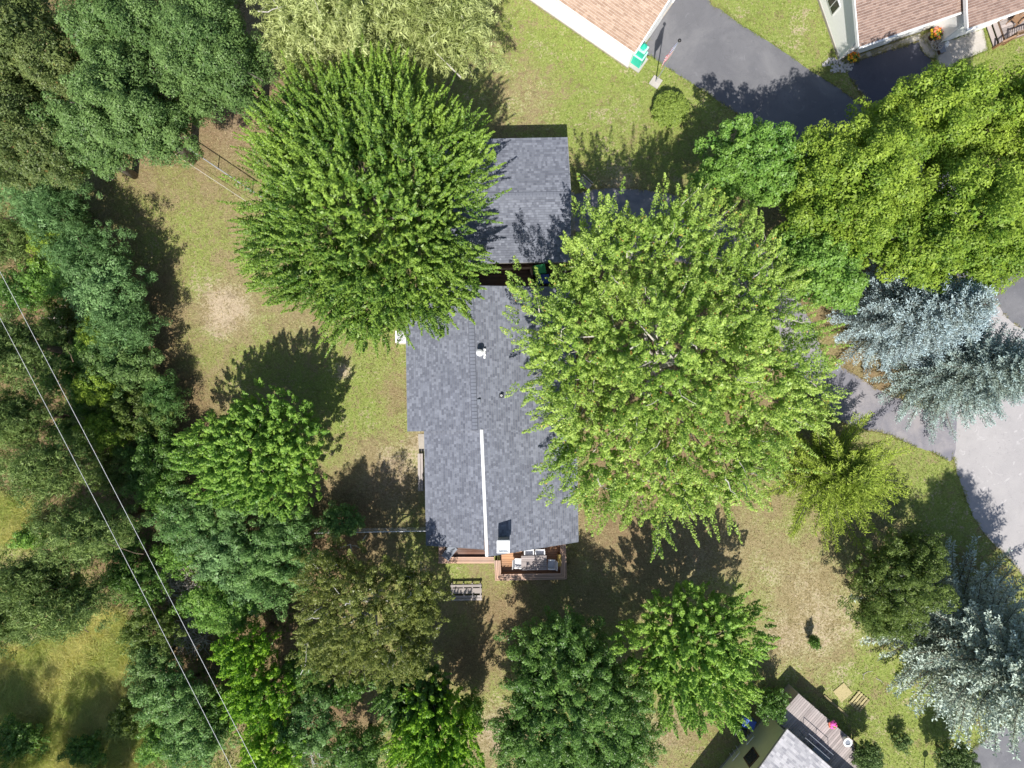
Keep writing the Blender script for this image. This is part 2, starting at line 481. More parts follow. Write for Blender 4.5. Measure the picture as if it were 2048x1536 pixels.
sheet('road', [(1911,700),(1912,826),(1908,918),(1928,985),(1950,1040),(1985,1085),(2020,1120),(2060,1170),(2160,1300),(2600,1500),(2900,900),(2600,500),(2150,520),(2010,575)], 0.004, M['road_pale'], 5, 1.2, 3)
sheet('driveway', [(1345,-120),(1412,-110),(1418,-2),(1440,18),(1480,48),(1540,85),(1605,130),(1700,193),(1900,330),(2048,430),(2250,520),(2250,720),(2048,660),(1985,600),(1900,540),(1700,380),(1560,285),(1440,205),(1300,112),(1291,100)], 0.008, M['asphalt_blue'], 4, 1.0, 4)
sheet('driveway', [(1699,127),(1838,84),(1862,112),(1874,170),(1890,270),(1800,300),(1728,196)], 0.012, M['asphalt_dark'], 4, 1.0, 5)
sheet('driveway', [(1911,812),(1907,917),(1868,905),(1830,893),(1765,866),(1700,850),(1640,806),(1500,620),(1400,530),(1152,512),(1150,388),(1340,388),(1500,470),(1610,620),(1655,728),(1690,737),(1752,776),(1820,806),(1872,823)], 0.008, M['asphalt_old'], 4, 1.2, 6)
sheet('driveway', [(1944,1640),(1944,1512),(1960,1486),(2048,1420),(2250,1320),(2400,1640)], 0.008, M['asphalt_blue'], 4, 1.2, 8)
for q, nm in (([(1866,92),(1966,57),(1975,100),(1960,106),(1920,122),(1900,136),(1875,133)], 'walkway'),
          ([(1140,385),(1149,385),(1150,522),(1141,522)], 'walkway'), ([(836,868),(850,868),(850,902),(838,902)], 'pavement')):
    o_ = sheet(nm, q, 0.030, M['pale_concrete'] if q[0][0] > 1800 else M['concrete'], hard=True)
    if q[0][0] > 1800: walkway = o_
sheet('pavement', [(1686,122),(1840,67),(1846,78),(1696,127)], 0.035, M['pale_concrete'], hard=True)
sheet('pavement', [(1838,78),(1868,64),(1884,96),(1878,112),(1862,116),(1846,104)], 0.040, M['pale_concrete'], 4, 0.5, 9)
# saw-cut joints of the concrete walk
for a, b in (((1896,82),(1908,128)), ((1928,71),(1938,112)), ((1868,112),(1960,84))):
    MB().bar(P(*a, 0)+Vector((0,0,.031)), P(*b, 0)+Vector((0,0,.031)), .03, .004).build('joint', M['concrete'], walkway)

# ------------------------------------------------------------------ roofs
def roof_plane(A, B, Cc, D, mat, parent, seed, course=0.143, wmin=0.10, wmax=0.22, name='shingles', lift=0.0):
    """A-B eave, D-C ridge; every tab of every course is geometry"""
    rng = np.random.default_rng(seed)
    A, B, Cc, D = (np.array(p, float) for p in (A, B, Cc, D))
    nrm = np.cross(B-A, D-A); nrm /= np.linalg.norm(nrm)
    if nrm[2] < 0: nrm = -nrm
    hgt = max(np.linalg.norm(D-A), np.linalg.norm(Cc-B)); nc = max(2, int(hgt/course))
    Vs = []; tn = []
    for i in range(nc):
        v0 = (i+(0.07 if i else 0))/nc; v1 = min(1.0, (i+1.0)/nc)
        e0 = A + (D-A)*v0; e1 = B + (Cc-B)*v0; f0 = A + (D-A)*v1; f1 = B + (Cc-B)*v1
        Ln = np.linalg.norm(e1-e0)
        w = rng.uniform(wmin, wmax, int(Ln/wmin)+3); c = np.cumsum(w) - rng.uniform(0, wmax)
        c = np.clip(c, 0, Ln); c = np.concatenate([[0.0], c[(c > 0.03) & (c < Ln-0.03)], [Ln]])/Ln
        k = len(c)-1
        u0 = c[:-1] + 0.0012/Ln; u1 = c[1:] - 0.0012/Ln
        h = (0.008 + 0.002*rng.random(k) + lift)[:, None]*nrm
        hb = (0.006 + lift)*nrm
        lo = -0.012*nrm
        p00 = e0 + (e1-e0)*u0[:, None]; p10 = e0 + (e1-e0)*u1[:, None]
        q00 = f0 + (f1-f0)*u0[:, None]; q10 = f0 + (f1-f0)*u1[:, None]
        Vs.append(np.stack([p00+h, p10+h, q10+hb, q00+hb, p00+lo, p10+lo, q10+lo, q00+lo], 1))
        tn.append(np.clip(rng.beta(1.6, 1.6, k) + rng.normal(0, .04), 0, 1))
    Vv = np.concatenate(Vs); tn = np.concatenate(tn); n = len(Vv)
    base = (np.arange(n)*8)[:, None]
    fs = np.concatenate([base + np.array(q)[None] for q in ((0,1,2,3),(4,5,1,0),(5,6,2,1),(7,4,0,3))])
    Vw = Vv.reshape(-1, 3)
    r = parent
    while r.parent: r = r.parent
    m = np.array((Matrix.Translation(r.location) @ r.rotation_euler.to_matrix().to_4x4()).inverted())
    Vw = Vw @ m[:3, :3].T + m[:3, 3]
    o = mesh_np(name, Vw, fs, mat, {'tint': np.repeat(tn, 8)}, parent, flat=True)
    o["kind"] = 'stuff'
    return o

def ridge_caps(a, b, mat, parent, w=0.27, step=0.2, pitch=0.36, lift=0.02, seed=0):
    """one folded shingle after another over the ridge, each a piece of its own"""
    a = Vector(a); b = Vector(b); d = (b-a); n = int(d.length/step); d.normalize()
    s = d.cross(Vector((0,0,1))).normalized(); rr = random.Random(seed)
    r = parent
    while r.parent: r = r.parent
    inv = (Matrix.Translation(r.location) @ r.rotation_euler.to_matrix().to_4x4()).inverted()
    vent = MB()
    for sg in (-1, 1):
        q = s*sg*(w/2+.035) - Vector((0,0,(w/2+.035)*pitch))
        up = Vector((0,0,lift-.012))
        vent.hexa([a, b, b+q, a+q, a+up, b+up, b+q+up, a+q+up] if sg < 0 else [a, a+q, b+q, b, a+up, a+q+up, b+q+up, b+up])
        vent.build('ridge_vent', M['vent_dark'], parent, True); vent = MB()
    me = None
    for i in range(n):
        if me is None:
            mb = MB(); L = step*.90
            for sg in (-1, 1):
                p = [Vector((0,0,0)), d*L, d*L + s*sg*w/2 - Vector((0,0,w/2*pitch)), s*sg*w/2 - Vector((0,0,w/2*pitch))]
                up = [Vector((0,0,.024)), Vector((0,0,.010)), Vector((0,0,.010)), Vector((0,0,.024))]
                mb.hexa([q - Vector((0,0,.008)) for q in p] + [q + u for q, u in zip(p, up)])
            me = bpy.data.meshes.new('ridge_cap'); R3 = inv.to_3x3()
            me.from_pydata([tuple(R3 @ Vector(v)) for v in mb.v], [], mb.f); me.update()
            at = me.attributes.new('tint', 'FLOAT', 'POINT'); at.data.foreach_set('value', [0.5]*len(mb.v))
            me.materials.append(mat)
        o = bpy.data.objects.new('ridge_cap', me); link(o, parent)
        o.location = inv @ (a + d*(i*step) + Vector((0,0,lift)))

# ------------------------------------------------------------------ main house
hs = empty('house', P(980, 830, 0), 0, 'long single storey house under dark slate grey shingles with white ridge strip', 'house')
R1, R2 = P(940,571,4.6), P(950,861,4.6)
S1, S2, S2L = P(963,861,4.47), P(978,1112,4.47), P(968,1098,4.47)
E1, E2 = P(811,578,3.17), P(815.5,863,3.17)
F1, F2 = P(849,859,3.2), P(853,1090,3.2)
G1, Gm, G2 = P(1149,574,2.6), P(1153,861,2.6), P(1156,1083,2.6)
rf = MB()
for q in ((E1,E2,R2,R1), (F1,F2,S2L,S1), (Gm,G1,R1,R2), (G2,Gm,S1,S2)):
    rf.slab([p - Vector((0,0,.015)) for p in q], 0.16)
rf = rf.build('roof', M['grey_siding'], hs, True)
roof_plane(E1,E2,R2,R1, M['slate_shingle'], rf, 11)
roof_plane(F1,F2,S2L,S1, M['slate_shingle'], rf, 12, lift=0.002)
roof_plane(G1,Gm,R2,R1, M['slate_shingle'], rf, 13)
roof_plane(Gm,G2,S2,S1, M['slate_shingle'], rf, 14, lift=0.002)
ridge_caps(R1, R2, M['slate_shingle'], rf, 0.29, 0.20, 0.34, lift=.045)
MB().add(*(lambda a, b, w: ([a+Vector((-w,0,.015)), a+Vector((0,0,.06)), a+Vector((w,0,.015)), b+Vector((-w,0,.015)), b+Vector((0,0,.06)), b+Vector((w,0,.015))],
          [(0,1,4,3),(1,2,5,4),(0,2,1),(3,4,5)]))(S1+Vector((0,.05,.02)), S2+Vector((-.12,-.02,.02)), .085)).build('ridge_strip', M['white_metal'], hs, True)
for a, b in ((E1,E2),(F1,F2),(G1,G2)):
    sx = -1 if a.x < 0 else 1
    bars('eave_fascia', [(a+Vector((sx*.02,0,-.09)), b+Vector((sx*.02,0,-.09)))], .022, .16, M['grey_fabric'], hs)
bars('gable_fascia', [(a+Vector((0,-.02,-.08)), b+Vector((0,-.02,-.08))) for a, b in ((F2,S2L),(G2,S2),(S2L,S2))], .022, .17, M['grey_fabric'], hs)
wl = MB()
def section(y0, y1, xl, zl, xr, zr, xm, zm):
    pts = [(xl,0),(xr,0),(xr,zr),(xm,zm),(xl,zl)]
    vs = [(x,y0,z) for x,z in pts] + [(x,y1,z) for x,z in pts]
    wl.add(vs, [(0,1,2,3,4),(9,8,7,6,5)] + [(i,(i+1)%5,5+(i+1)%5,5+i) for i in range(5)])
section(5.15, -2.45, -5.75, 3.05, 3.25, 2.62, -2.15, 4.35)
section(-2.46, -8.75, -4.6, 3.05, 3.45, 2.55, -1.55, 4.22)
wl.build('wall', M['brick_dark'], hs, True)
for y in (-0.4, -4.4, -6.6):
    w_ = MB().box(-5.79 if y > -2 else -4.64, -5.73 if y > -2 else -4.58, y-.7, y+.7, 1.1, 2.2).build('window', M['white_paint'], hs, True)
    MB().box(-5.80 if y > -2 else -4.65, -5.70 if y > -2 else -4.55, y-.62, y+.62, 1.18, 2.12).build('pane', M['glass_dark'], w_, True)

# roof furniture: things that stand on the roof
def on_right(px, py):      # height of the right roof plane above a measured spot
    x = (px-1024)*39.8/FPX
    return 4.55 - (x+1.9)*0.352
z = on_right(960, 706)
v = empty('roof_vent', P(960,706,z), 0, 'white round capped flue pipe standing beside the ridge', 'vent pipe')
MB().lathe((0,0,-.1), [(.13,0),(.13,.5)], 16).build('pipe', M['white_metal'], v)
MB().lathe((0,0,.42), [(.17,0),(.19,.03),(.19,.10),(.10,.20),(.02,.23)], 20).build('cap', M['white_metal'], v, smooth=False)
MB().lathe((0,0,-.03), [(.21,0),(.16,.06),(.135,.10)], 16).build('flashing', M['steel'], v)
v = empty('roof_bracket', P(969,707,z-.05), 0, 'narrow white notched flashing strip beside the round flue', 'flashing')
b_ = MB()
for k in range(4): b_.box(-.05+.01*(k % 2), .05+.015*(k % 2), -.28+.14*k, -.16+.14*k, -.1, .10)
b_.build('strip', M['white_metal'], v)
z = on_right(1003, 790)
v = empty('roof_vent', P(1003,791,z), 0, 'black square base plumbing vent with pale ring on top', 'vent pipe')
MB().box(-.13,.13,-.13,.13,-.1,.05).build('base', M['black_plastic'], v)
MB().lathe((0,0,0), [(.055,0),(.055,.26)], 14).build('pipe', M['white_metal'], v)
MB().lathe((0,0,.255), [(.03,0),(.03,.012)], 12).build('bore', M['black_plastic'], v)
z = on_right(958, 801)
v = empty('roof_vent', P(958,802,z), 0, 'small dark grey box vent low on the slope by the ridge', 'vent')
MB().hexa([(-.1,-.1,-.12),(.1,-.1,-.12),(.1,.1,-.12),(-.1,.1,-.12),(-.09,-.1,.13),(.09,-.1,.13),(.09,.09,.10),(-.09,.09,.10)]).build('hood', M['grey_fabric'], v)
MB().box(-.07,.07,.085,.115,-.02,.08).build('grille', M['black_plastic'], v)

# chimney at the south gable
z = 4.0
ch = empty('chimney', P(1007,1084,4.2), 0, 'white topped square chimney chase on the south roof edge', 'chimney')
MB().box(-.30,.30,-.30,.28,-4.2,.9).build('chase', M['grey_siding'], ch)
cp = MB()
for x0,x1,y0,y1 in ((-.35,.35,.24,.33),(-.35,-.26,-.35,.24),(.26,.35,-.35,.24),(-.26,.26,-.35,-.28)): cp.box(x0,x1,y0,y1,.9,1.16)
cp.build('cap_frame', M['white_metal'], ch)
MB().box(-.26,.26,-.28,.24,.9,1.06).build('cap_plate', M['white_paint'], ch)

# ------------------------------------------------------------------ garage of the main house
ga = empty('garage', P(1015,400,0), 0, 'grey shingled garage with east to west ridge north of the house', 'garage')
nw, ne, se, sw = P(890,279,2.5), P(1134.5,274.5,2.5), P(1140.5,523.5,2.5), P(896,528,2.5)
rw, re = P(886,393,2.9), P(1142,388,2.9)
gr = MB(); gr.slab([p-Vector((0,0,.015)) for p in (ne,nw,rw,re)], .16); gr.slab([p-Vector((0,0,.015)) for p in (sw,se,re,rw)], .16)
gr = gr.build('roof', M['grey_siding'], ga, True)
roof_plane(ne, nw, rw, re, M['slate_shingle'], gr, 21)
roof_plane(sw, se, re, rw, M['slate_shingle'], gr, 22)
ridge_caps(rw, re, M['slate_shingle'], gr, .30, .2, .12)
MB().bar(rw+Vector((0,-.17,-.045)), re+Vector((0,-.17,-.045)), .02, .03).build('ridge_flashing', M['white_metal'], ga, True)
bars('gable_fascia', [(a+Vector((.0,0,-.09)), b+Vector((0,0,-.09))) for a, b in ((ne,re),(re,se),(nw,rw),(rw,sw))], .025, .17, M['grey_metal'], ga)
w_ = MB(); x0, x1, y0, y1, ym = -3.65, 2.95, 7.45, 14.1, 10.6
pts = [(y0,0),(y1,0),(y1,2.33),(ym,2.70),(y0,2.33)]
w_.add([(x0,y,z) for y,z in pts]+[(x1,y,z) for y,z in pts], [(4,3,2,1,0),(5,6,7,8,9)]+[(i,(i+1)%5,5+(i+1)%5,5+i) for i in range(5)])
w_.build('wall', M['grey_siding'], ga, True)
dr = MB().box(2.94,3.0,9.0,12.2,0,2.1).build('door', M['white_paint'], ga, True)
for k in range(4): MB().box(2.99,3.02,9.08,12.12,.06+.52*k,.52+.52*k).build('door_panel', M['white_paint'], dr, True)

# ------------------------------------------------------------------ boarded decks
def boards(parent, A, B, width, n, z, mat, gap=0.012, t=0.035, name='board', rnd=None):
    """n boards laid side by side; A-B is the first board's edge, the rest to its left"""
    A = Vector((A[0], A[1], 0)); B = Vector((B[0], B[1], 0)); d = (B-A).normalized(); s = Vector((-d.y, d.x, 0))
    L = (B-A).length
    ang = math.atan2(d.y, d.x); loc0 = parent.location; rz = parent.rotation_euler.z
    me = None
    for i in range(n):
        if me is None:
            mb = MB().box(0, L, gap/2, width-gap/2, -t, 0)
            me = bpy.data.meshes.new(name); me.from_pydata(mb.v, [], mb.f); me.update(); me.materials.append(mat)
        o = bpy.data.objects.new(name, me); link(o, parent)
        q = A + s*(i*width)
        w = Vector((q.x, q.y, z + random.uniform(-.003, .003))) - loc0
        o.location = Matrix.Rotation(-rz, 3, 'Z') @ w
        o.rotation_euler = (0, 0, ang - rz)

# deck between garage and house, in deep shade
dk = empty('deck', P(990,556,0), 0, 'dark brown railed deck in the shaded gap between garage and house', 'deck')
A = P(915,580,.4)
boards(dk, A.xy, P(1066,582,.4).xy, .14, 12, .4, M['dark_deck'])
MB().box(A.x, P(1066,580,.4).x, A.y-.02, A.y+1.68, .06, .355).build('deck_frame', M['brown_paint'], dk, True)
rl = MB(); za = 1.3
a, b, c = P(930,541,za), P(1063,536,za), P(1064,550,za)
rl.bar(a,b,.13,.04); rl.bar(b+Vector((-.05,.06,-.002)),c,.11,.04)
rl.build('handrail', M['cedar'], dk, True)
for k in range(4):
    q = a.lerp(b, .03+k*.31); MB().box(q.x-.045,q.x+.045,q.y-.045,q.y+.045,.36,1.28).build('post', M['dark_deck'], dk, True)
bl = MB()
for k in range(28):
    q = a.lerp(b, .03+k*.0345); bl.box(q.x-.015,q.x+.015,q.y-.015,q.y+.015,.42,1.27)
bl.build('balusters', M['dark_deck'], dk, True)
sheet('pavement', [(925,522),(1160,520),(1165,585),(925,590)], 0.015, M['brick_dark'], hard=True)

def wheelie_bin(loc, rz, label, body, lid, group=None, handle=None):
    o = empty('wheelie_bin', loc, rz, label, 'trash bin', group)
    MB().hexa([(-.22,-.27,.06),(.22,-.27,.06),(.22,.25,.06),(-.22,.25,.06),(-.28,-.34,.95),(.28,-.34,.95),(.28,.33,.95),(-.28,.33,.95)]).build('body', body, o)
    l = MB().hexa([(-.30,-.36,.955),(.30,-.36,.955),(.30,.36,.955),(-.30,.36,.955),(-.26,-.31,1.03),(.26,-.31,1.03),(.26,.33,1.06),(-.26,.33,1.06)]).build('lid', lid, o)
    bv = l.modifiers.new('bevel', 'BEVEL'); bv.width = .03; bv.segments = 2
    MB().tube([(-.26,.40,.98),(.26,.40,.98)], .018, 8).build('handle', handle or lid, o)
    for s in (-1, 1):
        MB().tube([(s*.22,.30,.10),(s*.29,.30,.10)], .10, 14).build('wheel', M['black_plastic'], o)
    return o
wheelie_bin(Vector((*P(1080,538,1.05).xy, 0)), RAD(100), 'bright green lidded bin in the shaded gap by the garage', M['green_plastic'], M['green_plastic'])
wheelie_bin(Vector((*P(1087,558,1.0).xy, 0)), RAD(95), 'blue bin half hidden by maple leaves south of green bin', M['blue_plastic'], M['blue_plastic'])

# south deck, two levels
dk = empty('deck', P(1062,1125,0), 0, 'reddish cedar deck with wide bench rails around the dining table', 'deck')
zf = .45; zb = .95
x0 = P(1000,1100,zf).x; x1 = P(1123,1100,zf).x; yS = P(1060,1150,zf).y
boards(dk, (x0, yS), (x1, yS), .14, 17, zf, M['cedar_floor'])
MB().box(x0+.02, x1-.02, yS+.02, yS+2.3, .0, zf-.04).build('deck_frame', M['brown_paint'], dk, True)
def mitre(parent, pts_out, pts_in, z, n, mat):
    """bench top of n boards between an outer and an inner line, mitred"""
    for i in range(n):
        f0 = i/n + .03; f1 = (i+1)/n - .02
        a0, b0 = (Vector(pts_out[k]).lerp(Vector(pts_in[k]), f0) for k in (0, 1))
        a1, b1 = (Vector(pts_out[k]).lerp(Vector(pts_in[k]), f1) for k in (0, 1))
        zz = z + random.uniform(-.003, .003)
        MB().prism([(a0.x,a0.y),(b0.x,b0.y),(b1.x,b1.y),(a1.x,a1.y)], zz-.04, zz).build('bench_board', mat, parent, True)
o_sw, o_se, o_ne = P(990,1162,zb).xy, P(1134,1159,zb).xy, P(1132,1087,zb).xy
i_sw, i_se, i_ne = P(1002,1148.5,zb).xy, P(1121,1146.5,zb).xy, P(1120,1088,zb).xy
o_nw, i_nw = P(988,1121,zb).xy, P(1001,1121,zb).xy
mitre(dk, (o_sw,o_se), (i_sw,i_se), zb, 4, M['cedar'])
mitre(dk, (o_se,o_ne), (i_se,i_ne), zb, 4, M['cedar'])
mitre(dk, (o_nw,o_sw), (i_nw,i_sw), zb, 4, M['cedar'])
sk = MB()
for a, b in ((o_sw,o_se),(o_se,o_ne),(o_nw,o_sw)):
    c = Vector((P(1062,1120,0).x, P(1062,1120,0).y)); 
    a2 = a.lerp(c, .03); b2 = b.lerp(c, .03)
    sk.bar((a2.x,a2.y,zb/2-.03), (b2.x,b2.y,zb/2-.03), .04, zb-.06)
for a, b in ((i_sw,i_se),(i_se,i_ne),(i_nw,i_sw)):
    sk.bar((a.x,a.y,(zf+zb)/2-.025), (b.x,b.y,(zf+zb)/2-.025), .03, zb-zf-.05)
sk.build('skirting', M['rust_wood'], dk, True)

dk = empty('deck', P(930,1112,0), 0, 'narrow weathered deck strip west of the ridge with folded lounger', 'deck')
zf2 = .42
A = P(890,1113,zf2); B = P(988,1113,zf2)
boards(dk, A.xy, B.xy, .14, 8, zf2, M['dark_deck'])
a0 = P(877,1127,.62)
boards(dk, a0.xy, P(988,1127,.62).xy, .1, 4, .62, M['cedar'])
boards(dk, P(890,1113.5,.62).xy, P(890,1080,.62).xy, .1, 4, .62, M['cedar'])
MB().box(a0.x+.03, P(988,1127,.62).x-.03, a0.y+.02, a0.y+1.5, 0, .37).build('deck_frame', M['brown_paint'], dk, True)
MB().box(a0.x+.03, P(988,1127,.62).x-.03, a0.y+.02, a0.y+.06, .0, .575).build('skirting', M['rust_wood'], dk, True)

st = empty('wooden_steps', P(934,1181,0), RAD(1), 'grey weathered wooden steps on the lawn south of the deck', 'steps')
for yy, ww, zz in ((.40,.15,.42),(.06,.32,.30),(-.33,.14,.18),(-.52,.13,.12)):
    MB().box(-.98,.92,yy-ww/2,yy+ww/2,zz-.04,zz).build('tread', M['grey_wood'], st)
for x in (-.9,-.2,.35,.84):
    MB().hexa([(x-.03,-.58,0),(x+.03,-.58,0),(x+.03,.55,0),(x-.03,.55,0),(x-.03,-.58,.075),(x+.03,-.58,.075),(x+.03,.55,.375),(x-.03,.55,.375)]).build('stringer', M['grey_wood'], st)

# dining set
tb = empty('patio_table', Vector((*P(1068,1126,1.2).xy, zf)), RAD(1.0), 'grey slatted patio dining table on the cedar deck', 'table')
for k in range(8):
    MB().box(-.77,.77,-.44+.11*k+.006,-.44+.11*(k+1)-.006,.71,.74).build('slat', M['mauve_wood'], tb)
fr = MB(); fr.box(-.74,.74,-.41,-.37,.64,.708); fr.box(-.74,.74,.37,.41,.64,.708); fr.box(-.74,-.70,-.37,.37,.64,.708); fr.box(.70,.74,-.37,.37,.64,.708)
fr.build('apron', M['grey_metal'], tb)
for x in (-.7,.7):
    for y in (-.37,.37): MB().box(x-.03,x+.03,y-.03,y+.03,0,.64).build('leg', M['grey_metal'], tb)

def patio_chair(loc, rz, label):
    """sling armchair facing +y"""
    o = empty('patio_chair', loc, rz, label, 'chair', 'sling chairs around the patio table')
    fr = MB()
    for s in (-1, 1):
        x = s*.27
        fr.tube([(x,.25,0),(x,.25,.62),(x,-.20,.64),(x,-.30,.95)], .016, 6)
        fr.tube([(x,-.28,0),(x,-.20,.44),(x,.24,.44)], .016, 6)
    fr.tube([(-.27,-.30,.95),(.27,-.30,.95)], .016, 6); fr.tube([(-.27,.24,.43),(.27,.24,.43)], .016, 6)
    fr.build('frame', M['white_metal'], o)
    prof = [(.25,.445),(.05,.425),(-.14,.415)]
    sg = MB()
    for (y0,z0),(y1,z1) in zip(prof, prof[1:]):
        sg.hexa([(-.25,y1,z1-.012),(.25,y1,z1-.012),(.25,y0,z0-.012),(-.25,y0,z0-.012),(-.25,y1,z1),(.25,y1,z1),(.25,y0,z0),(-.25,y0,z0)])
    sg.build('seat', M['sling'], o)
    MB().hexa([(-.25,-.155,.42),(.25,-.155,.42),(.25,-.14,.42),(-.25,-.14,.42),(-.25,-.315,.95),(.25,-.315,.95),(.25,-.30,.95),(-.25,-.30,.95)]).build('backrest', M['sling'], o)
    for s in (-1, 1): MB().box(s*.27-.03,s*.27+.03,-.16,.24,.638,.662).build('armrest', M['white_metal'], o)
    return o
zc = zf
patio_chair(Vector((*P(1058,1106,1.0).xy, zc)), RAD(180), 'sling chair on the north side of the patio table, nearer the chimney')
patio_chair(Vector((*P(1080,1106,1.0).xy, zc)), RAD(181), 'sling chair on the north side of the patio table, farther from the chimney')
patio_chair(Vector((*P(1035,1127,1.0).xy, zc)), RAD(-92), 'sling chair at the sunlit table end beside the bare deck boards')
patio_chair(Vector((*P(1104,1129,1.0).xy, zc)), RAD(87), 'sling chair at the table end beside the yellow towel')
tw = empty('towel', Vector((*P(1117,1121,1.0).xy, zf)), 0, 'yellow towel hung over the inner edge of the deck bench', 'towel')
pr = [(.17,.51),(.145,.515),(.10,.515),(.0,.512),(-.03,.50),(-.04,.42),(-.045,.2),(-.05,.06)]
nv = 9; vs = []; fs = []
for i in range(nv):
    y = -.36+.72*i/(nv-1)
    for k, (x, zz) in enumerate(pr): vs.append((x+.012*math.sin(i*1.9+k*.4)*(k > 3), y+.01*math.sin(k*1.7), zz+.004*math.sin(i*1.3+k)))
q = len(pr)
fs = [(i*q+k, i*q+k+1, (i+1)*q+k+1, (i+1)*q+k) for i in range(nv-1) for k in range(q-1)]
cl = MB().add(vs, fs).build('cloth', M['yellow_fabric'], tw)
cl.modifiers.new('thick', 'SOLIDIFY').thickness = .012
lg = empty('folded_lounger', Vector((*P(900,1103,.9).xy, zf2)), RAD(-36), 'grey folded lounger on the narrow deck strip under the eave', 'lounger')
MB().hexa([(-.27,-.55,.30),(.27,-.55,.30),(.27,0,.36),(-.27,0,.36),(-.27,-.55,.38),(.27,-.55,.38),(.27,0,.44),(-.27,0,.44)]).build('seat', M['grey_fabric'], lg)
MB().hexa([(-.27,.02,.36),(.27,.02,.36),(.27,.48,.66),(-.27,.48,.66),(-.27,-.02,.44),(.27,-.02,.44),(.27,.44,.74),(-.27,.44,.74)]).build('backrest', M['grey_fabric'], lg)
for x in (-.24,.24):
    for y in (-.45,.25): MB().box(x-.02,x+.02,y-.02,y+.02,0,.36 if y < 0 else .52).build('leg', M['grey_metal'], lg)

# things along the west wall
ac = empty('air_conditioner', P(806,675,0), RAD(1), 'white air conditioner unit with round fan grille by west wall', 'air conditioner')
MB().box(-.36,.36,-.36,.36,.06,.72).build('cabinet', M['white_paint'], ac)
MB().box(-.42,.42,-.42,.42,0,.06).build('pad', M['concrete'], ac)
MB().lathe((0,0,.722), [(.30,0),(.30,.012)], 28).build('fan_well', M['grey_metal'], ac)
gl = MB()
for r_ in (.08,.13,.18,.23,.28):
    pts = [(r_*math.cos(k*math.pi/12), r_*math.sin(k*math.pi/12), .755) for k in range(25)]
    gl.tube(pts, .008, 4)
for k in range(4):
    a = k*math.pi/4; gl.bar((-.30*math.cos(a),-.30*math.sin(a),.747),(.30*math.cos(a),.30*math.sin(a),.747),.012,.012)
gl.build('fan_grille', M['white_metal'], ac)
MB().lathe((0,0,.748), [(.06,0),(.06,.02)], 14).build('fan_hub', M['grey_metal'], ac)
pb = empty('plank_bench', P(844,943,0), RAD(1), 'low pale plank bench against the west wall of the house', 'bench')
for k in range(2): MB().box(-.20+.17*k,-.05+.17*k,-1.15,1.15,.38,.42).build('plank', M['grey_wood'], pb)
for y in (-.9,.9): MB().box(-.18,.10,y-.04,y+.04,0,.378).build('leg', M['grey_wood'], pb)
bn = empty('slatted_bench', P(1169,369,0), RAD(-42), 'dark grey slatted bench tilted towards the garage corner', 'bench')
for k in range(4): MB().box(-.42,.42,-.20+.1*k+.006,-.11+.1*k,.40,.43).build('slat', M['grey_wood'], bn)
for x in (-.34,.34): MB().box(x-.03,x+.03,-.17,.17,0,.398).build('leg', M['black_metal'], bn)
MB().bar((-.42,.23,.62),(.42,.23,.62),.04,.12).build('backrest', M['grey_wood'], bn)
for x in (-.34,.34): MB().bar((x,.17,.2),(x,.23,.66),.03,.03).build('back_post', M['black_metal'], bn)
# ------------------------------------------------------------------ neighbour's garage, top of the photograph
RA = math.atan2(-0.569, 0.822)
c0 = P(1255,135,0)
ng = empty('garage', c0, RA, "neighbour's white garage with tan shingled roof beside the flagpole", 'garage')
# local x runs along the eave towards the corner (corner at 0), local y away from the camera
MB().box(-12,0,0,8.4,0,2.62).build('wall', M['white_paint'], ng)
sd = MB()
for k in range(17): sd.hexa([(-12,-.012,.12+.15*k),(0,-.012,.12+.15*k),(0,0,.12+.15*k),(-12,0,.12+.15*k),(-12,-.003,.262+.15*k),(0,-.003,.262+.15*k),(0,0,.262+.15*k),(-12,0,.262+.15*k)])
sd.build('siding', M['white_paint'], ng)['kind'] = 'stuff'
gm = MB().add([(0,0,2.6),(0,8.4,2.6),(0,4.2,3.98),(-.1,0,2.6),(-.1,8.4,2.6),(-.1,4.2,3.98)], [(0,1,2),(5,4,3),(0,2,5,3),(1,4,5,2),(0,3,4,1)]).build('gable', M['white_paint'], ng)
Z = lambda x, y, z: c0 + Matrix.Rotation(RA, 3, 'Z') @ Vector((x, y, z))
e0, e1, r0, r1 = Z(-12.2,-.28,2.66), Z(.22,-.28,2.66), Z(-12.2,4.2,4.2), Z(.22,4.2,4.2)
b0, b1 = Z(-12.2,8.7,2.66), Z(.22,8.7,2.66)
nr = MB(); nr.slab([p-Vector((0,0,.015)) for p in (e0,e1,r1,r0)], .15); nr.slab([p-Vector((0,0,.015)) for p in (b1,b0,r0,r1)], .15)
nr = nr.build('roof', M['white_paint'], ng, True)
roof_plane(e0, e1, r1, r0, M['tan_shingle'], nr, 31, wmin=.15, wmax=.34)
roof_plane(b1, b0, r0, r1, M['tan_shingle'], nr, 32, wmin=.15, wmax=.34)
bars('fascia', [(e1+Vector((0,0,-.08)), r1+Vector((0,0,-.08)))], .07, .2, M['white_metal'], ng)
bars('fascia', [(r1+Vector((0,0,-.08)), b1+Vector((0,0,-.08)))], .07, .2, M['white_metal'], ng)
bars('fascia', [(e0+Vector((0,0,-.08)), e1+Vector((0,0,-.08)))], .06, .15, M['white_metal'], ng)
MB().box(-12.05,.06,-.06,8.46,0,.12).build('foundation', M['concrete'], ng)
for y0 in (.8,4.8):
    d_ = MB().box(0,.05,y0,y0+2.8,0,2.15).build('door', M['white_paint'], ng)
    for k in range(4): MB().box(.045,.07,y0+.06,y0+2.74,.06+.52*k,.53+.52*k).build('door_panel', M['white_paint'], d_)

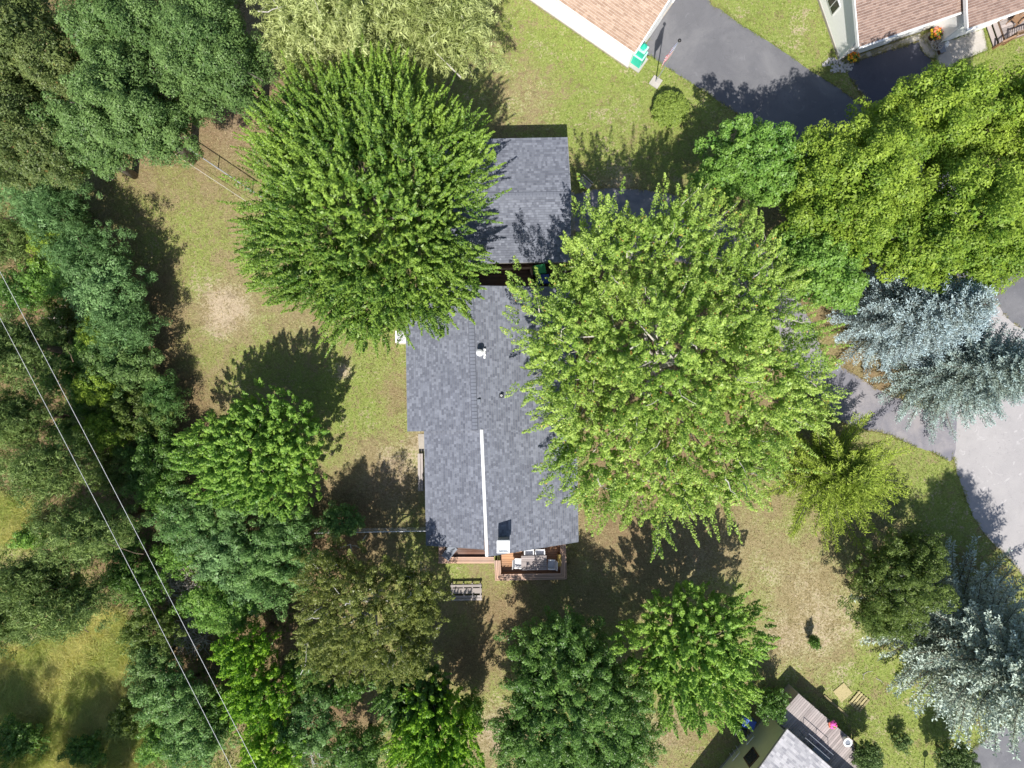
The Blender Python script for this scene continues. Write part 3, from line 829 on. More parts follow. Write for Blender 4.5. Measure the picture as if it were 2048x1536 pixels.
# tiered garden tower on its pad
tw = empty('garden_tower', P(1276,122,0), RA + RAD(90), 'green and white tiered garden tower on a concrete pad at garage corner', 'garden ornament')
MB().box(-.62,.42,-.46,.46,0,.10).build('pad', M['pale_concrete'], tw)
MB().hexa([(-.40,-.34,.10),(.30,-.34,.10),(.30,.34,.10),(-.40,.34,.10),(-.30,-.29,.95),(.28,-.29,.95),(.28,.29,.95),(-.30,.29,.95)]).build('lower_tier', M['teal_paint'], tw)
MB().box(-.34,.31,-.33,.33,.95,1.01).build('ledge', M['mint_paint'], tw)
MB().hexa([(-.26,-.26,1.01),(.26,-.26,1.01),(.26,.26,1.01),(-.26,.26,1.01),(-.19,-.21,1.62),(.22,-.21,1.62),(.22,.21,1.62),(-.19,.21,1.62)]).build('upper_tier', M['teal_paint'], tw)
MB().box(-.25,.26,-.27,.27,1.62,1.68).build('ledge', M['mint_paint'], tw)
for s in (-1,1): MB().bar((-.37,s*.33,.1),(-.25,s*.26,.95),.04,.05).build('corner_trim', M['mint_paint'], tw); MB().bar((.29,s*.33,.1),(.28,s*.27,.95),.04,.05).build('corner_trim', M['white_paint'], tw)
MB().lathe((0,0,1.68), [(.16,0),(.16,.26),(.10,.28)], 12).build('lantern', M['teal_paint'], tw)
for k in range(6):
    a = k*math.pi/3; MB().box(.2*math.cos(a)-.02,.2*math.cos(a)+.02,.2*math.sin(a)-.02,.2*math.sin(a)+.02,1.68,1.86).build('rail_post', M['mint_paint'], tw)
MB().lathe((0,0,1.94), [(.22,0),(.12,.12),(.03,.24)], 12).build('roof', M['teal_paint'], tw)

# flagpole
fp = empty('flagpole', P(1311,165,0), RAD(0), 'thin white flagpole with dark ball on square concrete pad', 'flagpole')
MB().obox(Vector((0,0,.05)), .62,.62,.10, RAD(-33)).build('pad', M['pale_concrete'], fp)
HP = 5.35; lean = Vector((.21,-.02,0))
MB().tube([(0,0,.1),lean*.5+Vector((0,0,HP*.5)),lean+Vector((0,0,HP))], [.038,.032,.024], 10).build('pole', M['steel'], fp)
MB().lathe(lean+Vector((0,0,HP-.01)), [(.02,0),(.08,.03),(.10,.09),(.08,.15),(.02,.18)], 14).build('finial', M['black_metal'], fp)
MB().tube([(.05,.03,1.2),(.24,.02,HP-.15)], .006, 4).build('halyard', M['rope'], fp)
# flag of stripes with a canton, hanging limp in folds; its hoist is tied along the pole
fl = empty('flag', fp.location + lean*.95 + Vector((0,0,HP*.955)), 0, 'limp red white and blue striped flag hanging from the pole', 'flag')
import mathutils
NU, NV = 26, 26
def flag_pt(u, v):
    """u along the fly, v up the hoist: the fly end hangs down beside the pole"""
    z = -1.35 + 1.5*v - u*(.70 + .25*(1-v)) - .12*u*u
    out = .05 + .70*u*(1-.2*u)
    x = -out*.78 + .04*math.sin(9*u + 2.2*v) + .04*(v-.5)
    y = -.34*u + .065*math.sin(10.5*u + 1.3*v + .5)*(.3+u)
    return (x, y, z)
cols = {'flag_red': [], 'flag_white': [], 'flag_blue': []}
vs = [flag_pt(i/NU, j/NV) for j in range(NV+1) for i in range(NU+1)]
for j in range(NV):
    for i in range(NU):
        stripe = j*13//NV
        k = 'flag_red' if stripe % 2 == 0 else 'flag_white'
        if j >= NV*6/13-.01 and i < NU*.4: k = 'flag_blue'
        a = j*(NU+1)+i
        cols[k].append((a, a+1, a+NU+2, a+NU+1))
me = bpy.data.meshes.new('cloth'); me.from_pydata(vs, [], cols['flag_red']+cols['flag_white']+cols['flag_blue']); me.update()
for k in ('flag_red','flag_white','flag_blue'): me.materials.append(M[k])
me.polygons.foreach_set('material_index', [0]*len(cols['flag_red'])+[1]*len(cols['flag_white'])+[2]*len(cols['flag_blue']))
cl = link(bpy.data.objects.new('cloth', me), fl)
stq = MB()
for r_ in range(5):
    for c_ in range(6):
        x, y, z = flag_pt(.03+.062*c_, .54+.10*r_)
        stq.obox(Vector((x, y-.004, z)), .03, .012, .03)
        stq.obox(Vector((x, y+.004, z)), .03, .012, .03)
stq.build('stars', M['flag_white'], fl)

# ------------------------------------------------------------------ house at the upper right
RB = math.atan2(0.326, 0.945)
h0 = P(1677,119,0)
nh = empty('house', h0, RB, 'white sided house with brown shingle roofs and flower baskets', 'house')
Z = lambda x, y, z: h0 + Matrix.Rotation(RB, 3, 'Z') @ Vector((x, y, z))
MB().box(0,6.1,0,9.5,0,2.75).build('wall', M['white_paint'], nh)
MB().box(6.1,20,-1.1,9.5,0,2.75).build('wall', M['white_paint'], nh)
gm = MB()
for x, y0, y1 in ((0,0,9.5),): gm.add([(x,y0,2.7),(x,y1,2.7),(x,4.75,5.1),(x+.1,y0,2.7),(x+.1,y1,2.7),(x+.1,4.75,5.1)], [(0,2,1),(3,4,5),(0,3,5,2),(2,5,4,1),(1,4,3,0)])
gm.build('gable', M['white_paint'], nh)
sd = MB()
for k in range(26): sd.hexa([(-.012,0,.2+.1*k),(0,0,.2+.1*k),(0,9.5,.2+.1*k),(-.012,9.5,.2+.1*k),(-.003,0,.295+.1*k),(0,0,.295+.1*k),(0,9.5,.295+.1*k),(-.003,9.5,.295+.1*k)])
for k in range(24): sd.hexa([(6.088,-1.1,.25+.1*k),(6.1,-1.1,.25+.1*k),(6.1,0,.25+.1*k),(6.088,0,.25+.1*k),(6.097,-1.1,.345+.1*k),(6.1,-1.1,.345+.1*k),(6.1,0,.345+.1*k),(6.097,0,.345+.1*k)])
sd.build('siding', M['white_paint'], nh)['kind'] = 'stuff'
# roofs
def gable_roof(x0, x1, y0, y1, ze, zr, seed):
    ym = (y0+y1)/2
    a, b, c, d = Z(x0,y0,ze), Z(x1,y0,ze), Z(x1,ym,zr), Z(x0,ym,zr)
    e, f = Z(x0,y1,ze), Z(x1,y1,ze)
    r = MB(); r.slab([p-Vector((0,0,.015)) for p in (a,b,c,d)], .16); r.slab([p-Vector((0,0,.015)) for p in (f,e,d,c)], .16)
    r = r.build('roof', M['white_paint'], nh, True)
    roof_plane(a, b, c, d, M['brown_shingle'], r, seed, wmin=.14, wmax=.30)
    roof_plane(f, e, d, c, M['brown_shingle'], r, seed+1, wmin=.14, wmax=.30)
    return r
gable_roof(-.32, 6.05, -.50, 10.0, 2.85, 5.25, 41)
gable_roof(5.98, 20.4, -1.55, 10.0, 2.90, 5.4, 43)
MB().tube([Z(-.32,-.56,2.80), Z(5.95,-.56,2.80)], .06, 8).build('gutter', M['white_metal'], nh, True); MB().tube([Z(5.9,-1.62,2.84), Z(20.4,-1.62,2.84)], .06, 8).build('gutter', M['white_metal'], nh, True)
bars('fascia', [(Z(-.34,-.5,2.78), Z(-.34,4.75,5.18))], .06, .24, M['white_metal'], nh)
bars('fascia', [(Z(5.92,-1.58,2.84), Z(5.92,4.22,5.3))], .07, .26, M['white_metal'], nh)
MB().tube([Z(-.25,-.5,2.78), Z(-.12,-.08,2.5), Z(-.06,-.06,.15)], .045, 8).build('downspout', M['white_metal'], nh, True); MB().tube([Z(6.0,-1.5,2.82), Z(6.05,-1.18,2.5), Z(6.04,-1.16,.15)], .045, 8).build('downspout', M['white_metal'], nh, True)
MB().box(-.05,6.05,-.05,9.55,0,.2).build('foundation', M['concrete'], nh)
for y0 in (2.85,):
    w_ = MB().box(-.05,.0,y0-.5,y0+.5,.95,2.0).build('window', M['white_metal'], nh)
    for k in (0, 1): MB().box(-.058,-.045,y0-.43+.46*k,y0-.03+.46*k,1.02,1.93).build('pane', M['glass_dark'], w_)
d_ = MB().box(.7,3.3,-.05,0,0,2.15).build('door', M['pale_concrete'], nh)
for k in range(4): MB().box(.78,3.22,-.075,-.045,.06+.52*k,.52+.52*k).build('door_panel', M['white_paint'], d_)
d_ = MB().box(4.3,5.3,-.05,0,.05,2.1).build('door', M['white_metal'], nh)
MB().box(5.12,5.18,-.1,-.05,1.0,1.06).build('handle', M['black_metal'], d_)
for x0 in (8.2,12.2):
    w_ = MB().box(x0,x0+1.6,-1.15,-1.1,.95,2.1).build('window', M['white_metal'], nh)
    for k in (0,1): MB().box(x0+.07+.77*k,x0+.76+.77*k,-1.158,-1.14,1.02,2.03).build('pane', M['glass_dark'], w_)

def petals(name, c, r, n, mat_list, parent, seed, flat=.75):
    rng = random.Random(seed)
    for mat, frac in mat_list:
        mb = MB()
        for i in range(int(n*frac)):
            a = rng.uniform(0, 6.283); u = rng.uniform(-.2, 1); rr = r*(.55+.5*rng.random())
            s = math.sqrt(max(0, 1-u*u))
            p = Vector(c) + Vector((rr*s*math.cos(a), rr*s*math.sin(a), rr*u*flat))
            nrm = Vector((s*math.cos(a), s*math.sin(a), u+.4)).normalized()
            q = nrm.orthogonal().normalized(); w = nrm.cross(q); z = rng.uniform(.045, .085)
            ring = [p + (q*math.cos(k*1.2566)+w*math.sin(k*1.2566))*z - nrm*.015 for k in range(5)]
            mb.add([p+nrm*.01]+ring, [(0, 1+k, 1+(k+1) % 5) for k in range(5)])
        mb.build(name, mat, parent)
M['orange_petal'] = plain('orange_petal', (0.80, 0.24, 0.02), 0.6, 0.3, 0.25)
M['yellow_petal'] = plain('yellow_petal', (0.85, 0.55, 0.02), 0.6, 0.3, 0.2)
M['red_petal'] = plain('red_petal', (0.70, 0.06, 0.04), 0.6, 0.3, 0.2)
M['coral_petal'] = plain('coral_petal', (0.85, 0.24, 0.16), 0.6, 0.3, 0.2)
M['pink_petal'] = plain('pink_petal', (0.75, 0.10, 0.42), 0.6, 0.3, 0.2)
M['pot_leaf'] = plain('pot_leaf', (0.10, 0.20, 0.03), 0.6, 0.3, 0.35, 14)
M['lime_leaf'] = plain('lime_leaf', (0.42, 0.55, 0.08), 0.6, 0.3, 0.3, 14)
def flower_pot(loc, label, mats, r=.3, pot='black_plastic', h=.3, hang=None):
    o = empty('flower_pot', loc, 0, label, 'flowers')
    MB().lathe((0,0,0), [(r*.55,0),(r*.75,h),(r*.68,h),(r*.6,h-.06)], 16).build('pot', M[pot], o)
    petals('leaves', (0,0,h), r*1.1, 60, [(M['pot_leaf'], 1.0)], o, 3)
    petals('blossoms', (0,0,h+.04), r*1.15, 75, mats, o, 5)
    if hang: MB().tube([(0,0,h), hang], .012, 5).build('hanger', M['black_metal'], o)
    return o
flower_pot(P(1701,117,0), 'orange and yellow flowers in a pot by the white house corner', [(M['orange_petal'],.6),(M['yellow_petal'],.4)], .34)
# table with the other flowers
pt = empty('plant_stand', P(1865,96,0), RB, 'openwork metal plant stand on the round concrete pad', 'plant stand')
top = MB()
for k in range(10):
    a = k*math.pi/5; top.bar((.08*math.cos(a),.08*math.sin(a),.5),(.36*math.cos(a+.3),.36*math.sin(a+.3),.5),.035,.03)
top.tube([(.36*math.cos(k*math.pi/10),.36*math.sin(k*math.pi/10),.5) for k in range(21)], .022, 6)
top.build('scrolled_top', M['pale_concrete'], pt)
for k in range(4):
    a = k*math.pi/2+.4; MB().tube([(.33*math.cos(a),.33*math.sin(a),.49),(.22*math.cos(a),.22*math.sin(a),.25),(.36*math.cos(a),.36*math.sin(a),0)], .02, 6).build('leg', M['pale_concrete'], pt)
flower_pot(P(1862,76,0), 'orange and yellow blossoms in a dark box by the recessed white siding', [(M['orange_petal'],.4),(M['coral_petal'],.3),(M['yellow_petal'],.3)], .36, 'brown_paint', .55)
sb = empty('storage_box', P(1878,101,0), RB, 'small dark brown box on the concrete beside the plant stand', 'box')
MB().box(-.16,.16,-.26,.26,0,.30).build('body', M['brown_paint'], sb); MB().box(-.18,.18,-.28,.28,.302,.335).build('lid', M['grey_fabric'], sb)
bg_ = empty('garden_figure', P(1886,92,0), .4, 'small white garden figure beside the wall corner by the walk', 'garden ornament')
MB().lathe((0,0,0), [(.14,0),(.12,.1),(.09,.28),(.11,.36),(.05,.42),(.09,.5),(.02,.58)], 14).build('body', M['white_paint'], bg_)
MB().obox(Vector((.15,-.08,.08)), .2,.14,.16, .5).build('base', M['white_paint'], bg_)
wb = empty('white_lattice', P(1692,103,0)+Vector((0,-.1,0)), RB, 'white lattice trim standing at the house corner above orange flowers', 'lattice')
lt = MB()
for k in range(5): lt.bar((-.3+.15*k,0,0),(-.3+.15*k,-.12,1.5),.03,.03)
for k in range(6): lt.bar((-.33,-.02*k-.0,.2+.25*k),(.33,-.02*k,.2+.25*k),.03,.026)
lt.build('slats', M['white_paint'], wb)

# pale stones at the corner
rk = MB(); rr = random.Random(4)
for i in range(150):
    a = rr.uniform(0, 6.283); d = math.sqrt(rr.random())
    c = P(1676+30*d*math.cos(a), 130+15*d*math.sin(a)+2*d*math.cos(a), .01); s = rr.uniform(.03,.075)
    t8 = [Vector((x*s*rr.uniform(.7,1.2), y*s*rr.uniform(.7,1.2), z*s*rr.uniform(.5,.9))) + c for z in (-.4,.8) for x,y in ((-1,-1),(1,-1),(1,1),(-1,1))]
    rk.hexa(t8)
M['stone'] = plain('stone', (0.50, 0.48, 0.47), 0.85, 0.2, 0.35, 4)
o = rk.build('gravel', M['stone']); tag(o, 'pale stones scattered at the white house corner', 'gravel', kind='stuff')

# porch with rails on the right
pc = P(1978,76,0)
po = empty('porch', pc, RB, 'weathered brown wooden porch with railed steps against white house', 'porch')
Z = lambda x, y, z: pc + Matrix.Rotation(RB, 3, 'Z') @ Vector((x, y, z))
for k in range(7):
    MB().box(.55,5.2,-.62+.2*k,-.62+.2*k+.185,.455,.49).build('board', M['mauve_wood'], po)
MB().box(.57,5.18,-.60,.76,0,.45).build('frame', M['rust_wood'], po)
for k in range(2): MB().box(-.02+.28*k,.26+.28*k,-.62,.76,.12+.16*k,.16+.16*k).build('tread', M['mauve_wood'], po)
for y in (-.6,.72): MB().hexa([(-.02,y-.02,0),(.55,y-.02,0),(.55,y+.02,0),(-.02,y+.02,0),(-.02,y-.02,.118),(.55,y-.02,.40),(.55,y+.02,.40),(-.02,y+.02,.118)]).build('stringer', M['rust_wood'], po)
def rail(a, b, nb):
    a = Vector(a); b = Vector(b)
    MB().bar(a+Vector((0,0,.92)), b+Vector((0,0,.92)), .10, .04).build('handrail', M['rust_wood'], po)
    MB().bar(a+Vector((0,0,.15)), b+Vector((0,0,.15)), .05, .04).build('bottom_rail', M['rust_wood'], po)
    bl = MB()
    for i in range(1, nb): 
        q = a.lerp(b, i/nb); bl.box(q.x-.018,q.x+.018,q.y-.018,q.y+.018,q.z+.17,q.z+.90)
    bl.build('balusters', M['rust_wood'], po)
    for q in (a, b): MB().box(q.x-.05,q.x+.05,q.y-.05,q.y+.05,max(0,q.z-.3),q.z+1.0).build('post', M['rust_wood'], po)
rail((.62,-.58,.49),(2.1,-.58,.49),10); rail((2.2,-.58,.49),(5.1,-.58,.49),18)
rail((.0,-.72,0),(.58,-.72,.45),4); rail((.0,.84,0),(.58,.84,.45),4); rail((.62,.70,.49),(1.9,.70,.49),9)
rc = empty('porch_chair', Z(1.3,.3,.49), RB+RAD(120), 'brown wooden rocking chair on the porch beside the house wall', 'chair')
MB().box(-.26,.26,-.24,.26,.38,.42).build('seat', M['rust_wood'], rc)
for k in range(4): MB().hexa([(-.24+.125*k,-.26,.42),(-.14+.125*k,-.26,.42),(-.14+.125*k,-.23,.42),(-.24+.125*k,-.23,.42),(-.24+.125*k,-.46,1.0),(-.14+.125*k,-.46,1.0),(-.14+.125*k,-.43,1.0),(-.24+.125*k,-.43,1.0)]).build('back_slat', M['rust_wood'], rc)
for s in (-.24,.24):
    MB().box(s-.03,s+.03,-.24,.30,.60,.63).build('armrest', M['rust_wood'], rc); MB().box(s-.02,s+.02,.18,.22,.02,.60).build('leg', M['rust_wood'], rc); MB().box(s-.02,s+.02,-.24,-.20,.02,.60).build('leg', M['rust_wood'], rc); MB().box(s-.02,s+.02,-.45,.38,0,.03).build('rocker', M['rust_wood'], rc)
flower_pot(Z(2.75,.35,.49), 'red and lime flowers in a terracotta pot on the wooden porch', [(M['coral_petal'],.35),(M['red_petal'],.2),(M['lime_leaf'],.45)], .34, 'terracotta', .5)
wc = empty('watering_can', Z(2.3,.02,.49), .5, 'pale watering can on the porch boards beside the terracotta pot', 'watering can')
MB().lathe((0,0,0), [(.10,0),(.11,.22),(.08,.24)], 14).build('body', M['sling'], wc); MB().tube([(.1,0,.06),(.26,0,.24)], [.025,.015], 8).build('spout', M['sling'], wc); MB().tube([(-.1,0,.06),(-.2,0,.16),(-.06,0,.26)], .012, 6).build('handle', M['sling'], wc)

# ------------------------------------------------------------------ house at the lower right
RC = math.atan2(0.755, 0.655)
k0 = P(1537,1424,0)
bh = empty('house', k0, RC, 'green sided house under pale grey shingles at the lower right', 'house')
Z = lambda x, y, z: k0 + Matrix.Rotation(RC, 3, 'Z') @ Vector((x, y, z))
# local x along the north west wall, ending at 0; local -y goes under the roof
MB().box(-8,0,-9,0,0,2.85).build('wall', M['green_siding'], bh)
sd = MB()
for k in range(26): sd.hexa([(-8,0,.15+.105*k),(0,0,.15+.105*k),(0,.014,.15+.105*k),(-8,.014,.15+.105*k),(-8,0,.25+.105*k),(0,0,.25+.105*k),(0,.004,.25+.105*k),(-8,.004,.25+.105*k)])
sd.build('siding', M['green_siding'], bh)['kind'] = 'stuff'
MB().add([(0,0,2.83),(-8,0,2.83),(-4,0,3.40),(0,-.1,2.83),(-8,-.1,2.83),(-4,-.1,3.40)], [(0,2,1),(3,4,5),(0,3,5,2),(2,5,4,1),(1,4,3,0)]).build('gable', M['green_siding'], bh)
a, f = Z(.28,.20,2.90), Z(.28,-9.4,2.90)
c, d = Z(-4,.20,3.58), Z(-4,-9.4,3.58)
b, e = Z(-8.28,.20,2.90), Z(-8.28,-9.4,2.90)
br = MB(); br.slab([p-Vector((0,0,.015)) for p in (f,a,c,d)], .13); br.slab([p-Vector((0,0,.015)) for p in (b,e,d,c)], .13)
br = br.build('roof', M['white_paint'], bh, True)
roof_plane(f, a, c, d, M['silver_shingle'], br, 51, .145, .16, .36)
roof_plane(b, e, d, c, M['silver_shingle'], br, 52, .145, .16, .36)
bars('fascia', [(a-Vector((0,0,.08)), c-Vector((0,0,.08))), (c-Vector((0,0,.08)), b-Vector((0,0,.08))), (a-Vector((0,0,.08)), f-Vector((0,0,.08)))], .03, .15, M['grey_siding'], bh)
w_ = MB().box(-2.95,-2.05,0,.05,1.2,2.3).build('window', M['brown_paint'], bh)
MB().box(-2.87,-2.13,.045,.06,1.28,2.22).build('pane', M['glass_dark'], w_)
MB().box(-8.05,.05,-9.05,.05,0,.15).build('foundation', M['concrete'], bh)

zd = 1.6
kd = empty('deck', P(1640,1460,0), RC, 'grey mauve weathered deck beside the green house', 'deck')
# outline measured at deck height; boards run along the wall direction, stepping south east
dN, dE = P(1597,1387,zd), P(1704,1481,zd)
ex = Vector((math.cos(RC), math.sin(RC), 0)); ey = Vector((-math.sin(RC), math.cos(RC), 0))
Lb = 2.12
n_b = int((dN-dE).dot(ey)/.14)
for i in range(n_b + 14):
    q = dN - ey*(.14*(i+1)); Li = Lb
    if i >= n_b: q = q - ex*(.45*(i-n_b)*.14/.6); Li = 2.2
    o = kd
    mb = MB(); w = q - ex*Li; loc = Matrix.Rotation(-RC, 3, 'Z') @ (Vector((w.x, w.y, zd)) - kd.location)
    bo = MB().box(0, Li + random.uniform(-.015,.015), .006, .134, -.035, 0).build('board', M['mauve_wood'], kd)
    bo.location = loc + Vector((0,0,random.uniform(-.003,.003)))
c4 = [dN-ex*.05-ey*.05, dE-ex*.05+ey*.05, dE-ex*2.05, dN-ex*2.05-ey*.05]
MB().prism([(p.x,p.y) for p in reversed(c4)], .02, zd-.04).build('deck_frame', M['grey_wood'], kd, True)
sr = empty('stair_rail', Z(.75,-1.2,zd), RC, 'grey metal handrail on the mauve deck along the roof edge', 'handrail')
rl = MB(); rl.tube([(-.2,0,0),(-.2,0,.85),(-.2,-1.9,.85),(-.2,-2.0,0)], .02, 8); rl.tube([(.12,0,0),(.12,0,.85),(.12,-1.9,.85),(.12,-2.0,0)], .02, 8)
rl.tube([(-.2,-1.0,0),(-.2,-1.0,.85)], .016, 8); rl.tube([(.12,-1.0,0),(.12,-1.0,.85)], .016, 8)
rl.build('rails', M['grey_fabric'], sr)
dbx = empty('deck_box', P(1637,1505,zd+.2)-Vector((0,0,.2)), RC, 'dark slate storage box on the deck at the roof edge', 'box')
MB().box(-.22,.22,-.55,.55,0,.42).build('body', M['grey_fabric'], dbx); MB().box(-.25,.25,-.58,.58,.423,.47).build('lid', M['grey_fabric'], dbx)
flower_pot(P(1661,1445,zd), 'pink flowers in a black pot at the mauve deck edge', [(M['pink_petal'],.7),(M['coral_petal'],.3)], .22, 'black_plastic', .25)
rp = empty('planter', P(1688,1477,zd), 0, 'round white rimmed planter near the deck corner', 'planter')
MB().lathe((0,0,0), [(.14,0),(.22,.42),(.26,.46),(.26,.50),(.17,.50),(.16,.42)], 24).build('bowl', M['white_paint'], rp)
MB().lathe((0,0,.40), [(.165,0),(.165,.04)], 20).build('soil', M['grey_fabric'], rp)
sp = empty('stepping_box', P(1690,1482,0), RC, 'pale wooden box step at the deck corner beside round shrub', 'step')
MB().box(-.28,.28,-.22,.22,0,1.2).build('body', M['straw_wood'], sp); MB().box(-.30,.30,-.24,.24,1.202,1.24).build('top', M['cedar_floor'], sp)

wheelie_bin(Vector((*P(1500,1449,1.0).xy,0)), RC+RAD(20), 'blue lidded bin by the green house wall', M['blue_plastic'], M['blue_plastic'])
wheelie_bin(Vector((*P(1482,1466,1.0).xy,0)), RC+RAD(25), 'black lidded lime green bin beside the blue bin', M['lime_plastic'], M['black_plastic'], handle=M['lime_plastic'])
def wall_rack(x, label):
    o = empty('wall_rack', Z(x, .17, 0), RC, label, 'rack')
    r = MB()
    for k in range(3): r.tube([(-.3,.05+.12*k,.9+.2*k),(.3,.05+.12*k,.9+.2*k)], .018, 6)
    for s in (-.3,0,.3): r.tube([(s,.0,0),(s,.02,.9),(s,.33,1.35)], .016, 6)
    r.build('bars', M['white_metal'], o)
wall_rack(-1.9, 'white folding rack against the green wall nearest the bins')
wall_rack(-3.2, 'white folding rack against the green wall below the brown window')

# timber lying on the lawn
pf = empty('wood_panel', P(1685,1384,0), RAD(40), 'square pale plywood panel lying flat on the lawn', 'panel')
MB().box(-.44,.44,-.42,.42,.01,.05).build('sheet', M['straw_wood'], pf)
pf = empty('pallet', P(1717,1402,0), RAD(50), 'pale slatted pallet lying on the lawn beside square panel', 'pallet')
for k in range(5): MB().box(-.50,.50,-.46+.19*k,-.46+.19*k+.13,.06,.09).build('slat', M['straw_wood'], pf)
for x in (-.42,0,.42): MB().box(x-.04,x+.04,-.46,.46,0,.058).build('bearer', M['straw_wood'], pf)
pf = empty('timber_beam', P(1671,1411,0), RAD(-40.5), 'long pale timber beam lying between deck and pallet', 'beam')
MB().box(-.98,.98,-.07,.07,.0,.09).build('beam', M['straw_wood'], pf)
for i, (x, y, an, L) in enumerate(((1735,1345,20,.7),(1760,1362,-35,.6),(1728,1352,80,.4))):
    s = empty('fallen_stick', P(x, y, 0), RAD(an), ['bare pale stick on the lawn nearest the square panel, lying crosswise','bare pale stick on the lawn nearest the silvery spruce skirt','short bare stick on the lawn lying almost upright in the picture'][i], 'stick', 'sticks on the lawn')
    MB().tube([(-L/2,0,.02),(0,.05,.03),(L/2,-.02,.02)], [.02,.016,.008], 6).build('stem', M['pale_bark'], s)
gl = empty('garden_lamp', P(1848,1537,0), 0, 'small globe garden lamp on a post between round shrubs', 'lamp')
MB().tube([(0,0,0),(0,0,1.2)], .03, 8).build('post', M['black_metal'], gl)
MB().lathe((0,0,1.2), [(.05,0),(.15,.06),(.18,.16),(.15,.27),(.04,.32)], 14).build('globe', M['grey_metal'], gl)

# ------------------------------------------------------------------ fences, wires
def mesh_fence(pts, h, label):
    o = empty('chain_link_fence', pts[0], 0, label, 'fence')
    o0 = Vector(pts[0])
    MB().tube([Vector(p)-o0+Vector((0,0,h)) for p in pts], .03, 8).build('top_rail', M['steel'], o)
    wire = MB()
    for a, b in zip(pts, pts[1:]):
        a = Vector(a)-o0; b = Vector(b)-o0; L = (b-a).length; n = max(1, round(L/2.6)); u = (b-a)/L
        for i in range(n+1):
            q = a + u*(L*i/n); MB().tube([q, q+Vector((0,0,h+.04))], .028, 8).build('post', M['steel'], o)
        st = .09; m = int(L/st)
        for i in range(m):
            for s in (-1, 1):
                x0 = i*st
                p0 = a+u*x0+Vector((0,0,.03 if s > 0 else h-.03)); x1 = x0+h
                zt = h-.03 if s > 0 else .03
                if x1 > L: zt = (p0.z + s*(L-x0)); x1 = L
                p1 = a+u*x1+Vector((0,0,zt))
                n_ = Vector((-u.y,u.x,0))*.0015
                wire.add([p0-n_, p0+n_, p1+n_, p1-n_], [(0,1,2,3)])
    wire.build('wire_mesh', M['steel'], o)["kind"] = 'stuff'
mesh_fence([P(310,248,0), P(368,292,0), P(505,384,0), P(640,470,0)], 1.2, 'galvanised fence crossing the dry lawn at the upper left')
mesh_fence([P(640,1058,0), P(856,1054,0)], 1.2, 'galvanised fence running from the bushes to the west wall')
wl_ = empty('ground_wire', P(285,262,0), 0, 'thin pale wire stretched low over the grass near the fence', 'wire')
o0 = wl_.location
MB().tube([P(285,262,0)-o0, P(285,262,.5)-o0, P(370,322,.4)-o0, P(470,388,.45)-o0, P(560,446,.5)-o0, P(560,446,0)-o0], .011, 5).build('strand', M['rope'], wl_)

def power_line(pix, h0, label):
    a, b = P(*pix[0], h0), P(*pix[1], h0)
    d = (b-a); a2 = a - d*1.1; b2 = b + d*1.1; n = 40; L = (b2-a2).length
    o = empty('power_line', a2*1.0, 0, label, 'cable', 'overhead cables over the woods')
    pts = []
    for i in range(n+1):
        t_ = i/n; p = a2.lerp(b2, t_); p.z = h0 - .25 + 1.0*(2*t_-1)**2
        pts.append(p - a2)
    MB().tube(pts, .0095, 6).build('conductor', M['cable'], o)
    return a2, b2
q1 = power_line(((0,551),(509,1536)), 9.2, 'upper of two thin pale cables crossing the woods, nearer the yard')
q2 = power_line(((0,644),(459,1536)), 9.2, 'lower of two thin pale cables crossing the woods, farther from the yard')
for k, nm in ((0,'wooden pole carrying the pale cables beyond the northern woods'), (1,'wooden pole carrying the pale cables beyond the southern woods')):
    c = (q1[k]+q2[k])/2; o = empty('utility_pole', (c.x, c.y, 0), math.atan2((q1[k]-q2[k]).y, (q1[k]-q2[k]).x), nm, 'pole')
    MB().tube([(0,0,0),(0,0,10.4)], [.16,.11], 12).build('shaft', M['brown_bark'], o)
    hw = (q1[k]-q2[k]).length/2 + .15
    MB().box(-hw,hw,-.06,.06,9.70,9.82).build('crossarm', M['grey_wood'], o)
    for s in (-1, 1): MB().lathe((s*(hw-.15),0,9.82), [(.05,0),(.06,.06),(.03,.12)], 10).build('insulator', M['grey_metal'], o)
# ------------------------------------------------------------------ trees
def unit(a):
    return a / np.maximum(np.linalg.norm(a, axis=-1, keepdims=True), 1e-9)

def leaf_mesh(name, p, nrm, ax, ln, wd, tint, val, mat, parent, origin):
    """leaf-sized faces, drooping a little at the tip"""
    side = unit(np.cross(nrm, ax)); n = len(p)
    hl = (ln*0.5)[:, None]; hw = (wd*0.5)[:, None]
    V = np.stack([p - ax*hl + side*hw*.8, p - ax*hl*.6 - side*hw, p + ax*hl - nrm*hl*0.2], 1).reshape(-1, 3)
    V = V - np.array(origin)[None]
    F = np.arange(n*3).reshape(n, 3)
    return mesh_np(name, V, F, mat, {'tint': np.repeat(np.clip(tint, 0, 1), 3), 'val': np.repeat(np.clip(val, 0, 1), 3)}, parent)

def fib(n, zmin, rng, jit=0.35):
    i = np.arange(n) + 0.5
    z = 1 - (1-zmin)*i/n
    ph = i*2.399963 + rng.normal(0, jit, n)
    z = np.clip(z + rng.normal(0, jit*1.2/np.sqrt(n), n), zmin, 1)
    s = np.sqrt(1-z*z)
    return np.stack([s*np.cos(ph), s*np.sin(ph), z], 1)

def frame_of(d):
    ref = np.where(np.abs(d[:, 2:3]) > 0.9, np.array([[1., 0, 0]]), np.array([[0, 0, 1.]]))
    u = unit(np.cross(d, ref)); v = np.cross(d, u)
    return u, v

